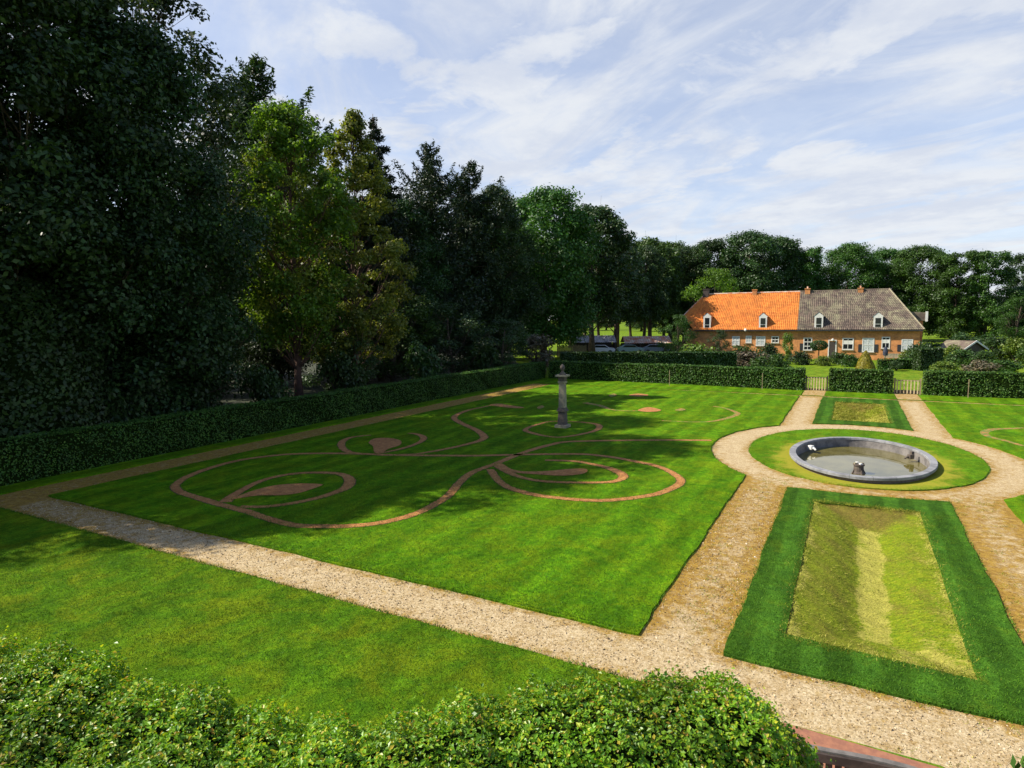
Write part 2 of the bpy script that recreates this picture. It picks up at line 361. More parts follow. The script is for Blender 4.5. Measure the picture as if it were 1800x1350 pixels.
def inpoly(x, y, poly):
    x = np.asarray(x); y = np.asarray(y); ins = np.zeros(x.shape, bool); n = len(poly)
    for i in range(n):
        x0, y0 = poly[i]; x1, y1 = poly[(i+1) % n]
        if y0 == y1: continue
        c = ((y0 > y) != (y1 > y)) & (x < (x1-x0)*(y-y0)/(y1-y0)+x0); ins ^= c
    return ins
def distpoly(x, y, poly):
    d = np.full(np.shape(x), 1e9)
    for i in range(len(poly)):
        x0, y0 = poly[i]; x1, y1 = poly[(i+1) % len(poly)]; dx, dy = x1-x0, y1-y0; l2 = dx*dx+dy*dy+1e-12
        t = np.clip(((x-x0)*dx+(y-y0)*dy)/l2, 0, 1); d = np.minimum(d, np.hypot(x-x0-t*dx, y-y0-t*dy))
    return d
CX = .45
GX0, GX1, GY0, GY1 = -25.45, 34.0, 9.27, 50.62            # the sheet of gravel
def arc_outer(side, y_lo, y_hi, n=40):                    # the outer edge of the gravel ring
    a, b, cy = 5.9, 7.7, 29.9; t0 = math.asin((y_lo-cy)/b); t1 = math.asin((y_hi-cy)/b)
    return [(CX+side*a*math.cos(t), cy+b*math.sin(t)) for t in np.linspace(t0, t1, n)]
xl = -3.26; dl = math.sqrt(1-((xl-CX)/5.9)**2)*7.7; xr = 4.36; dr = math.sqrt(1-((xr-CX)/5.9)**2)*7.7
LZ = .045
parterre = [(-23.75, 10.72), (xl, 10.72)] + arc_outer(-1, 29.9-dl, 29.9+dl) + [(xl, 49.95), (-15, 50.2), (-23.3, 50.3)]
right_lawn = [(33, 10.72), (33, 49.9), (xr, 49.9)] + arc_outer(1, 29.9-dr, 29.9+dr)[::-1] + [(xr, 10.72)]
bed = [(-1.73, 10.72), (2.84, 10.72), (2.84, 23.1), (CX+.1, 22.75), (-1.73, 22.75)]
bed_hole = [(-.86, 11.95), (1.95, 11.75), (1.95, 21.55), (-.86, 21.35)]
def arc_top(x): return 29.9+7.7*math.sqrt(1-((x-CX)/5.9)**2)
far_bed = [(-1.73, arc_top(-1.73)+.15)] + [(x, arc_top(x)+.1) for x in np.linspace(-.8, 2.0, 6)] + [(2.84, arc_top(2.84)+.1), (2.84, 49.9), (-1.73, 49.9)]
far_hole = [(-.85, 39.0), (1.95, 39.0), (1.95, 47.4), (-.85, 47.4)]
ring = ell(CX, 29.9, 4.33, 6.1)
ring_hole = ell(CX, 28.4, 2.43, 3.91)
near_lawn = [(-27.5, 9.25), (-27.5, -14), (8, -14), (8, 4.0), (-1.2, 4.0), (-1.2, 9.25)]
yard = [(1.2, 9.262), (2.0, 8.9), (3.4, 7.6), (4.5, 4.1), (34, 4.1), (34, 9.262)]
panels = [parterre, right_lawn, bed, far_bed, ring]
ground = poly_sheet('ground', [[(-1500, -1500), (1500, -1500), (1500, 2500), (-1500, 2500)], [(GX0, GY0), (GX0, GY1), (GX1, GY1), (GX1, GY0)]], 0.0, M_meadow); tag(ground, kind='structure')
def lawn(name, loops, m, seed):
    lp = [densify(l, .35, .014 if i == 0 else .004, seed+i, .018 if i == 0 else .006) for i, l in enumerate(loops)]
    return tag(poly_sheet(name, lp, LZ, m, skirt=LZ+.01), kind='structure')
lawn('parterre_lawn', [parterre], M_lawn, 1)
lawn('side_lawn', [right_lawn], M_lawn, 5)
lawn('bed_lawn', [bed, bed_hole], M_lawn_bed, 9)
lawn('far_bed_lawn', [far_bed, far_hole], M_lawn_bed, 12)
lawn('pool_lawn', [ring, ring_hole], M_ring, 15)
lawn('near_lawn', [near_lawn], M_lawn_near, 18)
lawn('verge_lawn', [[(-27.2, 9.3), (-25.45, 9.3), (-25.25, 50.62), (33, 50.42), (33, 54.6), (4.5, 53.8), (4.36, 50.45), (2.86, 50.45), (2.86, 53.8), (-1.6, 53.8), (-1.6, 50.45), (-3.2, 50.45), (-3.2, 53.6), (-27.2, 56.5)]], M_lawn, 21)
# gravel: one grid with the pool and the two hollows left out
xs = np.arange(GX0, 12.01, .22); xs = np.r_[xs, np.linspace(12.5, GX1, 20)]; ys = np.linspace(GY0, GY1, 190)
XX, YY = np.meshgrid(xs, ys); nx, ny = len(xs), len(ys)
dmin = np.full(XX.shape, 1e9)
for p in panels + [near_lawn]: dmin = np.minimum(dmin, distpoly(XX, YY, p))
inside_any = np.zeros(XX.shape, bool)
moss = np.clip(.40 - dmin*.9, -.1, .40)
near_path = (YY < 10.75); sst = lambda a, b, x: np.clip((x-a)/(b-a), 0, 1)**2*(3-2*np.clip((x-a)/(b-a), 0, 1)); wig = .35*np.sin(XX*3.1)+.25*np.sin(XX*7.3+YY)
m_near = np.clip(.62-dmin*1.6, .02, .62); m_axis = moss+.25+.36*(1-sst(22.5, 26.5, YY+wig)); bl = sst(10.0, 12.6, YY+wig); moss = m_near*(1-bl)+m_axis*bl; moss = np.where((XX < -4) & (YY < 11), m_near, moss)
moss = np.where(YY > 49.5, .55, moss)
moss = moss+.5*sst(-12, -22, XX)*near_path; moss = np.where(XX < -23.3, .85, moss)
dr_ = np.hypot((XX-CX)/5.9, (YY-29.9)/7.7); moss = moss-.16*(dr_ < 1.0)*(1-sst(-2, 2, XX))
cxx, cyy = (XX[:-1, :-1]+XX[1:, 1:])/2, (YY[:-1, :-1]+YY[1:, 1:])/2
def rect_in(h, mg): x = [p[0] for p in h]; y = [p[1] for p in h]; return (cxx > min(x)-mg) & (cxx < max(x)+mg) & (cyy > min(y)-mg) & (cyy < max(y)+mg)
skip = rect_in(bed_hole, .2) | rect_in(far_hole, .2) | (np.hypot((cxx-CX)/2.6, (cyy-28.4)/4.1) < 1)
idx = np.arange(nx*ny).reshape(ny, nx)
fq = np.stack([idx[:-1, :-1], idx[:-1, 1:], idx[1:, 1:], idx[1:, :-1]], -1)[~skip]
gv = np.stack([XX.ravel(), YY.ravel(), rng.normal(0, .003, XX.size)], -1)
gm = mesh('gravel_path', gv, fq.reshape(-1, 4), True)
at = gm.attributes.new('moss', 'FLOAT', 'POINT'); at.data.foreach_set('value', moss.ravel().astype(np.float32))
tag(obj('gravel_path', gm, M_path), kind='structure')
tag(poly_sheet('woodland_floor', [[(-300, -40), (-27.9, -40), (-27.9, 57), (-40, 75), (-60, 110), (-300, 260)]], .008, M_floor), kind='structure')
tag(poly_sheet('brick_paving', [[(-1.2, 4.1), (4.5, 4.1), (3.4, 7.6), (2.0, 8.9), (1.2, 9.2), (-1.2, 9.262)]], .012, M_pave), kind='structure')
for x0, x1 in ((-3.14, -1.66), (2.90, 4.34)):
    gx = np.linspace(x0, x1, 8); gy = np.linspace(50.4, 54.5, 18); X, Y = np.meshgrid(gx, gy); ii = np.arange(X.size).reshape(X.shape)
    q = mesh('gravel_path', np.stack([X.ravel(), Y.ravel(), np.full(X.size, .012)], -1), np.stack([ii[:-1, :-1], ii[:-1, 1:], ii[1:, 1:], ii[1:, :-1]], -1).reshape(-1, 4))
    at = q.attributes.new('moss', 'FLOAT', 'POINT'); at.data.foreach_set('value', np.full(X.size, .5, np.float32)); tag(obj('gravel_path', q, M_path), kind='structure')
tag(poly_sheet('gravel_path', [yard], .010, M_path), kind='structure')
# sunken beds
def blur(a, n):
    for _ in range(n):
        p = np.pad(a, 1, mode='edge'); a = (p[:-2, 1:-1]+p[2:, 1:-1]+p[1:-1, :-2]+p[1:-1, 2:]+2*a)/6
    return a
def hollow(name, hole, sx0, sx1, sy0, sy1, depth, seed, far=False):
    x0, x1 = min(p[0] for p in hole)-.03, max(p[0] for p in hole)+.03; y0, y1 = min(p[1] for p in hole)-.12, max(p[1] for p in hole)+.12
    xs = np.linspace(x0, x1, 90); ys = np.linspace(y0, y1, 260); X, Y = np.meshgrid(xs, ys); r = np.random.default_rng(seed)
    d = np.minimum(np.minimum((X-x0)/(sx0-x0), (x1-X)/(x1-sx1)), np.minimum((Y-y0)/(sy0-y0), (y1-Y)/(y1-sy1)))
    d = np.clip(d+.02*np.sin(Y*2.7+X*3)+.015*np.sin(Y*6.3), 0, 1); d = blur(d-.13*np.sin(np.pi*d)**2, 14); Z = LZ-.01-depth*d + r.normal(0, .006, X.shape)*(d > .02)
    Z += .010*np.sin(X*6+Y*2)*np.sin(Y*4.3+X)*(d > .05)+.008*np.sin(Y*11+X*8)*(d > .05)
    idx = np.arange(X.size).reshape(X.shape); f = np.stack([idx[:-1, :-1], idx[:-1, 1:], idx[1:, 1:], idx[1:, :-1]], -1).reshape(-1, 4)
    me = mesh(name, np.stack([X.ravel(), Y.ravel(), Z.ravel()], -1), f, True)
    fl = np.clip(1.0-6*np.hypot(np.clip(np.maximum(sx0-X, X-sx1), 0, 9), np.clip(np.maximum(sy0-Y, Y-sy1), 0, 9)), 0, 1)
    eg = np.clip(1-np.minimum(np.minimum(X-x0, x1-X), np.minimum(Y-y0, y1-Y))/.45, 0, 1)*.75
    if far: fl = np.maximum(fl*.5, .9*((X > .6) & (Y < 43)))
    straw = np.maximum(np.maximum(fl, eg), .62*np.clip((13.9-Y+.5*(X-.7))/1.2, 0, 1)*np.clip((X-.1)/1.0, 0, 1)*(not far)); olive = np.where(X < sx0, 1.0, 0.0)*(1-fl)
    brown = np.where((y1-Y)/(y1-sy1) < np.minimum((X-x0)/(sx0-x0), (x1-X)/(x1-sx1)), 1.0, 0.0)*(1-fl)
    wv = r.normal(0, .10, X.shape)+.12*np.sin(X*11+Y*2.3)+.10*np.sin(Y*6.1+X*5)+.10*np.sin(Y*2.2)
    straw, olive, brown = blur(straw, 10), blur(olive, 60), blur(brown, 60); eg2 = np.clip(straw+.0, 0, 1)
    straw, olive, brown = np.clip(straw+wv, 0, 1), np.clip(olive+wv*1.5, 0, 1), np.clip(brown+wv*1.5, 0, 1)
    for nm, a in (('straw', straw), ('olive', olive), ('brown', brown)):
        q = me.attributes.new(nm, 'FLOAT', 'POINT'); q.data.foreach_set('value', a.ravel().astype(np.float32))
    return tag(obj(name, me, M_hollow), kind='structure'), (X, Y, Z)
def hollowmat():
    mt, N, L, b, out = newmat('rough straw grass'); v = texco(N, L, (1, 3, 1))
    A = {}
    for k in ('straw', 'olive', 'brown'): a = N('ShaderNodeAttribute'); a.attribute_name = k; A[k] = a.outputs['Fac']
    n1 = nz(N, L, v, 5, 6, .75)
    c = mixrgb(N, L, ramp(N, L, n1, [(.35, 0), (.65, 1)]), (.12, .20, .008), (.26, .30, .014))
    c = mixrgb(N, L, math_node(N, L, 'MULTIPLY', A['olive'], .8), c, mixrgb(N, L, n1, (.10, .135, .010), (.24, .25, .022)))
    c = mixrgb(N, L, math_node(N, L, 'MULTIPLY', A['brown'], .85), c, mixrgb(N, L, n1, (.085, .075, .014), (.28, .19, .05)))
    sm = math_node(N, L, 'ADD', A['straw'], math_node(N, L, 'MULTIPLY', math_node(N, L, 'SUBTRACT', nz(N, L, v, 3, 7, .8), .5), 1.6))
    c = mixrgb(N, L, ramp(N, L, sm, [(.42, 0), (.85, .9)]), c, mixrgb(N, L, nz(N, L, v, 9, 4, .7), (.30, .28, .03), (.54, .49, .12)))
    c = mixrgb(N, L, 1.0, c, ramp(N, L, nz(N, L, v, 26, 4, .8), [(.32, .5), (.68, 1.45)]), 'MULTIPLY')
    L(c, b.inputs['Base Color']); b.inputs['Roughness'].default_value = .9; b.inputs['Specular IOR Level'].default_value = .1
    bump(N, L, b, nz(N, L, v, 22, 4, .8), .8, .05); return mt
M_hollow = hollowmat()
_, HB = hollow('sunken_bed', bed_hole, .38, .84, 13.3, 20.2, .42, 3)
_, HF = hollow('far_sunken_bed', far_hole, .36, .86, 40.5, 46.0, .45, 4, True)

# ------------------------------------------------------------------ scroll ornament of red gravel let into the lawn
def trace(seq, org, sc, closed=False): return [(org[0]+x/sc, org[1]+y/sc) for x, y in seq]
Z1 = ((740, 660), 5.294); Z2 = ((1000, 660), 4.286); Z3 = ((290, 780), 5.14); Z4 = ((840, 760), 4.737); Z6 = ((280, 680), 2.903); Z5 = ((1240, 660), 3.214)
def ribbon(name, px, width, m, label, closed=False, taper=True, seed=0, z=LZ+.006):
    P = [G(x, y, LZ)[:2] for x, y in px]; Q = np.array(catmull(P, 10, closed)); n = len(Q); r = np.random.default_rng(seed+len(Q))
    # smooth
    for _ in range(6):
        if closed: Q = (np.roll(Q, 1, 0)+2*Q+np.roll(Q, -1, 0))/4
        else: Q[1:-1] = (Q[:-2]+2*Q[1:-1]+Q[2:])/4
    T = (np.roll(Q, -1, 0)-np.roll(Q, 1, 0)) if closed else np.gradient(Q, axis=0)
    T /= np.linalg.norm(T, axis=1)[:, None]+1e-9; Nn = np.stack([-T[:, 1], T[:, 0]], -1)
    w = np.full(n, width/2) if not hasattr(width, '__len__') else np.interp(np.linspace(0, 1, n), np.linspace(0, 1, len(width)), width)/2
    w = w*(1+.0*w); wa = w+r.normal(0, .010, n); wb = w+r.normal(0, .010, n)
    v = [(*(Q[i]+Nn[i]*wa[i]), z) for i in range(n)] + [(*(Q[i]-Nn[i]*wb[i]), z) for i in range(n)]
    k = n if closed else n-1
    f = [(i+n, (i+1) % n+n, (i+1) % n, i) for i in range(k)]
    o = obj(name, mesh(name, v, f), m); tag(o, kind='structure')
    if m is M_scroll:
        v = [(*(Q[i]+Nn[i]*(wa[i]+r.uniform(.008, .035))), LZ+.002) for i in range(n)] + [(*(Q[i]-Nn[i]*(wb[i]+r.uniform(.008, .035))), LZ+.002) for i in range(n)]
        tag(obj('cut_edge', mesh('cut_edge', v, f), M_soil_shade), kind='structure')  # dark rim: shadow of the cut turf lip painted into a soil strip
    return np.r_[Q+Nn*wa[:, None], Q-Nn*wb[:, None]], (Q, Nn, w)
def leafshape(name, px, m, z=LZ+.010, seed=0):
    P = [tuple(G(x, y, LZ)[:2]) for x, y in px]; Q = [tuple(q) for q in catmull(P, 6, True)]
    tag(poly_sheet(name, [Q], z, m), kind='structure'); return np.array(Q)
edges = []
big = ([(1250, 774), (1150, 773.5), (1040, 775), (992, 777), (971, 781), (935, 790.6), (903, 802), (871.7, 815), (859, 819.5), (828, 831.6), (807, 849), (790, 869.5), (762, 888), (728, 904), (676, 917.7), (624.5, 924), (572, 925), (523, 924), (494, 918), (465, 910), (436, 899.7), (407, 892), (383, 886), (348, 875), (319, 866), (307.5, 857), (311, 850), (329, 838), (368, 823), (416, 810), (455, 804), (494, 799.5), (533, 797.5), (590, 797), (640, 798), (693, 800), (797, 801), (840, 801), (903, 799.5), (967, 798.4), (1030, 798.5), (1083, 804.8), (1114, 810.7), (1146, 817), (1171, 825.4), (1190, 837), (1197, 845.5), (1188, 855), (1157, 867.7), (1114, 875), (1072, 879.3), (1030, 879.3), (988, 876), (945.6, 870.8), (909.7, 862.4), (886.4, 853), (871.7, 840), (862, 825)])
e, _ = ribbon('scroll_path', big, .30, M_scroll, '', seed=1); edges.append(e)
e, _ = ribbon('scroll_path', trace([(540, 530), (600, 480), (750, 390), (900, 325), (1100, 280), (1300, 262), (1500, 265), (1620, 285), (1672, 335), (1640, 395), (1540, 440), (1400, 485), (1200, 530), (1000, 560), (850, 572), (680, 568)], *Z3), [.42, .28, .28, .3, .42, .3, .26, .2], M_scroll, '', seed=2, z=LZ+.009); edges.append(e)
e, _ = ribbon('scroll_path', trace([(150, 268), (250, 330), (330, 365), (450, 395), (600, 412), (800, 418), (1000, 418), (1130, 410), (1200, 385), (1210, 360), (1170, 330), (1080, 295), (950, 265), (800, 240), (560, 232)], *Z4), [.4, .26, .24, .24, .32, .4, .28, .22], M_scroll, '', seed=3, z=LZ+.009); edges.append(e)
e, _ = ribbon('scroll_path', trace([(1100, 345), (1000, 340), (950, 325), (928, 300), (940, 275), (985, 257), (1080, 246)], *Z6), [.3, .3, .34, .2], M_scroll, '', seed=4, z=LZ+.009); edges.append(e)
e, _ = ribbon('scroll_path', trace([(1120, 340), (1200, 325), (1290, 300), (1342, 275), (1345, 255), (1310, 241), (1270, 237)], *Z6), [.2, .24, .34, .2], M_scroll, '', seed=5, z=LZ+.012); edges.append(e)
e, _ = ribbon('scroll_path', [(683, 800)] + trace([(-80, 735), (0, 725), (150, 700), (350, 660), (450, 635), (540, 610), (588, 582), (575, 552), (520, 510), (430, 470), (340, 425), (308, 395), (340, 362), (420, 330), (490, 312), (600, 290), (700, 268)], *Z1), [.2, .24, .28, .40, .36, .36, .3, .2], M_scroll, '', seed=6, z=LZ+.009); edges.append(e)
e, _ = ribbon('scroll_path', trace([(1200, 428), (1350, 428), (1500, 435), (1620, 450), (1662, 475), (1630, 510), (1500, 545), (1300, 575), (1150, 562), (1050, 540), (972, 512), (1000, 485), (1080, 458)], *Z1), [.22, .24, .34, .26, .22, .32, .26, .22], M_scroll, '', closed=True, seed=7); edges.append(e)
e, _ = ribbon('scroll_path', trace([(120, 205), (170, 215), (240, 228), (300, 252), (400, 266), (520, 266)], *Z2), [.5, .5, .4, .2, .2], M_scroll_faint, '', seed=8); edges.append(e)
e, _ = ribbon('scroll_path', trace([(1090, 232), (1180, 248), (1255, 275), (1265, 295), (1180, 325), (1060, 348), (900, 350), (700, 340)], *Z2), [.2, .26, .36, .3, .18, .15], M_scroll_faint, '', seed=9); edges.append(e)
e, _ = ribbon('scroll_path', trace([(1800, 400), (1700, 370), (1600, 345), (1575, 322), (1620, 305), (1720, 300), (1800, 296)], *Z5), [.25, .3, .4, .25], M_scroll_faint, '', seed=10); edges.append(e)
for k, (sq, zz, mm) in enumerate([
    ([(600, 505), (700, 460), (850, 410), (1000, 378), (1200, 362), (1400, 366), (1425, 376), (1330, 412), (1200, 450), (1050, 468), (850, 470), (700, 490)], Z3, M_scroll),
    ([(150, 272), (200, 262), (280, 308), (400, 328), (600, 322), (750, 308), (890, 305), (910, 328), (860, 350), (700, 363), (500, 353), (330, 340), (220, 318)], Z4, M_scroll),
    ([(1068, 285), (1100, 265), (1170, 262), (1230, 275), (1228, 298), (1170, 318), (1130, 342), (1098, 336), (1090, 305)], Z6, M_scroll),
    ([(640, 275), (720, 264), (850, 282), (960, 300), (900, 306), (800, 300), (700, 287)], Z1, M_scroll),
    ([(1080, 300), (1120, 281), (1150, 295), (1100, 313)], Z1, M_scroll_faint),
    ([(520, 262), (600, 240), (695, 262), (640, 275), (560, 274)], Z2, M_scroll),
    ([(450, 150), (520, 138), (600, 148), (530, 160)], Z2, M_scroll),
    ([(300, 150), (340, 138), (360, 150), (320, 162)], Z2, M_scroll_faint), ([(800, 262), (850, 250), (880, 262), (830, 270)], Z2, M_scroll_faint)]):
    edges.append(leafshape('scroll_leaf', trace(sq, *zz), mm, z=LZ+.014+.001*k))

# ------------------------------------------------------------------ leaf clouds
def leaves(P, Nrm, L_, W, r, jit=.9, fold=0.0):
    n = len(P); nr = Nrm + r.normal(0, jit, (n, 3)); nr /= np.linalg.norm(nr, axis=1)[:, None]+1e-9
    a = np.cross(nr, r.normal(0, 1, (n, 3))); a /= np.linalg.norm(a, axis=1)[:, None]+1e-9; b = np.cross(nr, a)
    s = r.uniform(.45, 1.35, n)[:, None]
    A, B = a*L_*.5*s, b*W*.5*s
    if fold:
        v = np.stack([P-A, P+B+nr*W*fold*s, P+A, P-B+nr*W*fold*s, P-A*.1-nr*W*.05*s, P+A*1.0], 1)
        v = np.stack([P-A, P+B+nr*W*fold*s, P+A, P-B+nr*W*fold*s], 1).reshape(-1, 3)
        k = np.arange(n)[:, None]*4; f = np.concatenate([k+[0, 1, 2], k+[0, 2, 3]], 1).reshape(-1, 3)
        return v, f
    v = np.stack([P-A, P+B-A*.15, P+A, P-B-A*.15], 1).reshape(-1, 3); f = (np.arange(n*4).reshape(n, 4))
    return v, f
def sph(n, r):
    d = r.normal(0, 1, (n, 3)); return d/np.linalg.norm(d, axis=1)[:, None]
def clump_leaves(cs, rs, nleaf, L_, r, flat=.75, up=.6, W=None, shell=.45):
    vol = rs**2; k = r.choice(len(cs), nleaf, p=vol/vol.sum()); d = sph(nleaf, r)
    rad = rs[k]*r.uniform(0, 1, nleaf)**shell*(1+.25*np.abs(r.normal(0, 1, nleaf))*(r.random(nleaf) < .25))
    P = cs[k]+d*rad[:, None]*[1, 1, flat]; nr = d*.7+[0, 0, up]
    return leaves(P, nr, L_, W or L_*.62, r, .55)
def make_tree(seed, h, z0, Rr, prof, ncl, nleaf, leaf, clr=(1.0, 1.9), trunk_r=.32, lean=.4, limbs=26, flat=.75, hollow_=.2):
    """returns (trunk mesh, crown mesh) of a broad-leaved tree with its foot at the origin"""
    r = np.random.default_rng(seed); cs = []; rs = []
    lx, ly = r.normal(0, lean, 2)
    for i in range(ncl):
        t = (i+r.random())/ncl; t = t**.85; a = r.uniform(0, 2*math.pi); rr = Rr*prof(t)*math.sqrt(r.uniform(hollow_, 1))*(1+.12*r.normal())
        z = z0+(h-z0)*t; cs.append((rr*math.cos(a)+lx*t, rr*math.sin(a)+ly*t, z)); rs.append(r.uniform(*clr)*(1-.35*t))
    cs = np.array(cs); rs = np.array(rs); cs[:, 2] = np.minimum(cs[:, 2], h-rs*.6-r.uniform(0, h*.05, ncl))
    v, f = clump_leaves(cs, rs, nleaf, leaf, r, flat)
    tb = MB(); th = h*.8; zs = np.linspace(0, th, 9)
    tp = [(lx*(z/th)*.8+.12*math.sin(z*.6+seed), ly*(z/th)*.8+.12*math.cos(z*.5+seed), z) for z in zs]
    tb.tube(tp, [trunk_r*(1.35 if i == 0 else 1)*(1-.85*(z/th)) + .03 for i, z in enumerate(zs)], 8)
    order = r.permutation(ncl)[:limbs]
    for i in order:
        c = cs[i]; zs0 = max(z0*.55, c[2]-1.2-np.hypot(c[0], c[1])*.75); zs0 = min(zs0, th*.95)
        s = np.array([np.interp(zs0, zs, [p[0] for p in tp]), np.interp(zs0, zs, [p[1] for p in tp]), zs0]); mid = (s+c)/2+[0, 0, -.25]+r.normal(0, .2, 3)
        k = trunk_r*.32*(1-.6*zs0/th); tb.tube([s, mid, c], [k, k*.6, .025], 5, False)
        for j in range(2):
            e_ = c+r.normal(0, rs[i]*.6, 3); tb.tube([mid, (mid+e_)/2+r.normal(0, .1, 3), e_], [k*.4, k*.25, .012], 4, False)
    return mesh('trunk', tb.v, tb.f, True), mesh('crown', v, f)
def make_conifer(seed, h, z0, Rr, nleaf, leaf, irr=.25, pw=.75, rise=-.32):
    r = np.random.default_rng(seed); P = []; Nn = []; tb = MB()
    tb.tube([(0, 0, 0), (.05, 0, h*.5), (0, .03, h)], [.3, .18, .02], 8)
    z = z0; br = []
    while z < h-.2:
        t = (z-z0)/(h-z0); rad = Rr*(1-t)**pw*(1-.35*math.exp(-t*9))*(1+.25*math.sin(z*1.9)*(pw < .7)); n = 8 if t < .8 else 6
        for k in range(n):
            a = r.uniform(0, 2*math.pi); l = rad*r.uniform(1-irr*1.6, 1+irr); br.append((z, a, max(l, .25)))
        z += .42+.35*(1-t)
    w = np.array([b[2] for b in br]); w = w**1.3; cnt = np.maximum(6, (nleaf*w/w.sum()).astype(int))
    for (z, a, l), n in zip(br, cnt):
        s = r.uniform(.08, 1, n)**.8; dz = .10*l*s+rise*l*s**2+.18*l*s**4+(.25*l*s**3 if rise > 0 else 0)
        side = r.normal(0, .20, n)*l*(1-.5*s); x = np.cos(a)*l*s-np.sin(a)*side; y = np.sin(a)*l*s+np.cos(a)*side
        P.append(np.stack([x, y, z+dz-np.abs(side)*.35+r.normal(0, .13, n)], -1)); Nn.append(np.tile([0, 0, 1.], (n, 1)))
        if l > .6: tb.tube([(0, 0, z), (math.cos(a)*l*.5, math.sin(a)*l*.5, z-.03*l), (math.cos(a)*l, math.sin(a)*l, z-.05*l)], [.05, .03, .01], 4, False)
    v, f = leaves(np.concatenate(P), np.concatenate(Nn), leaf, leaf*.32, r, .7)
    return mesh('trunk', tb.v, tb.f, True), mesh('crown', v, f)
dome = lambda t: math.sqrt(max(0, 1-(t*1.9-.75)**2)) if t > .39 else .72+.28*t/.39
egg = lambda t: (math.sin(math.pi*min(1, (t*.93+.07)))**.65)
cone = lambda t: .35+.65*math.sin(math.pi*(.15+.35*min(1, t/.35))) if t < .35 else (1-(t-.35)/.65)**.8
round_ = lambda t: math.sqrt(max(0, 1-abs(t*1.75-.75)**2.3)) if t > .43 else .78+.22*t/.43
slim = lambda t: .55+.45*math.sin(math.pi*t*.9)
TV = {
 'wood1': make_tree(11, 25, 2.0, 6.6, dome, 220, 105000, .255, (1.2, 2.3), .38),
 'wood2': make_tree(12, 25, 2.0, 6.2, egg, 210, 98000, .255, (1.1, 2.1), .36),
 'wood3': make_tree(13, 22, 1.5, 5.8, egg, 190, 84000, .25, (1.1, 2.0), .32),
 'airy': make_tree(14, 24, 2.5, 6.0, egg, 190, 44000, .23, (.6, 1.4), .30, limbs=70),
 'yellow': make_tree(15, 21, 3.0, 4.6, cone, 230, 34000, .26, (.5, 1.15), .24, limbs=70, flat=.6),
 'limey': make_tree(16, 21, 4.5, 4.6, egg, 170, 27000, .26, (.6, 1.3), .24, limbs=60),
 'round1': make_tree(17, 22, 2.6, 7.0, round_, 190, 66000, .37, (1.5, 2.7), .42),
 'round2': make_tree(18, 22, 2.4, 6.6, round_, 180, 62000, .37, (1.3, 2.6), .42),
 'tuft': make_tree(19, 21, 1.5, 4.6, slim, 120, 32000, .40, (1.0, 2.0), .35),
 'park': make_tree(23, 22, 6.2, 6.2, round_, 150, 40000, .42, (1.1, 2.2), .45),
 'small': make_tree(20, 8, 1.0, 3.2, egg, 50, 12000, .17, (.6, 1.2), .14),
 'spruce': make_conifer(21, 22, 1.5, 5.0, 60000, .36),
 'pine': make_conifer(22, 21, 2.0, 5.2, 62000, .38, .40, .55, .12),
}
def bush_mesh(seed, rad, h, n, leaf, ncl=22):
    r = np.random.default_rng(seed); cs = []; rs = []
    for i in range(ncl):
        d = sph(1, r)[0]; q = r.uniform(.2, .8); cs.append((d[0]*rad*q, d[1]*rad*q, h*.5+d[2]*h*.38)); rs.append(r.uniform(.22, .42)*rad)
    v, f = clump_leaves(np.array(cs), np.array(rs), n, leaf, r, .85)
    v[:, 2] = np.maximum(v[:, 2], .01)
    tb = MB()
    for i in range(7): tb.tube([(0, 0, 0), np.array(cs[i])*[.5, .5, .6], cs[i]], [.04, .025, .01], 5, False)
    return mesh('stem', tb.v, tb.f, True), mesh('foliage', v, f)
BV = {'b1': bush_mesh(31, 1.0, 1.4, 2600, .13), 'b2': bush_mesh(32, 1.0, 1.1, 2400, .14), 'b3': bush_mesh(33, 1.0, 2.0, 3200, .13)}
def tree(kind, x, y, h, label, m=None, cat='tree', name=None, rz=None, bark=None, wide=1.0, group=None):
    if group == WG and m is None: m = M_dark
    tm, cm = TV[kind]; base = {'wood1': 25, 'wood2': 25, 'wood3': 22, 'airy': 24, 'yellow': 21, 'limey': 21, 'round1': 22, 'round2': 22, 'park': 22, 'tuft': 21, 'small': 8, 'spruce': 22, 'pine': 21}[kind]
    nm = name or ('conifer_tree' if kind in ('spruce', 'pine') else 'broadleaf_tree')
    o = empty(nm, (x, y, 0), random.uniform(0, 6.28) if rz is None else rz); s = h/base; o.scale = (s*wide, s*wide, s)
    t = obj('trunk', tm, bark or M_bark, o); c = obj('crown', cm, m or (M_pine if kind in ('spruce', 'pine') else M_oak), o)
    for q, mm in ((t, bark or M_bark), (c, m or (M_pine if kind in ('spruce', 'pine') else M_oak))):
        q.material_slots[0].link = 'OBJECT'; q.material_slots[0].material = mm
    return tag(o, label, cat, group)
def bush(kind, x, y, sx, h, label, m=None, cat='shrub', name='garden_shrub', sy=None, z=0, group=None):
    sm, fm = BV[kind]; bh = {'b1': 1.4, 'b2': 1.1, 'b3': 2.0}[kind]
    o = empty(name, (x, y, z), random.uniform(0, 6.28) if sy is None else 0); o.scale = (sx, sy or sx, h/bh)
    for nm, me, mm in (('stem', sm, M_bark), ('foliage', fm, m or M_hedge)):
        q = obj(nm, me, mm, o); q.material_slots[0].link = 'OBJECT'; q.material_slots[0].material = mm
    return tag(o, label, cat, group)
def attop(px, py, u=None, d=None):
    """foot and height of a tree whose top shows at (px, py), standing at X = u or at the distance d"""
    p = Uu(px, py, u) if u is not None else Dd(px, py, d); return p[0], p[1], p[2]
WG = 'trees of the dark wood behind the left hedge'
def T(kind, px, py, label, u=None, d=None, hs=1.0, **k):
    x, y, h = attop(px, py, u, d); return tree(kind, x, y, h*hs, label, **k)
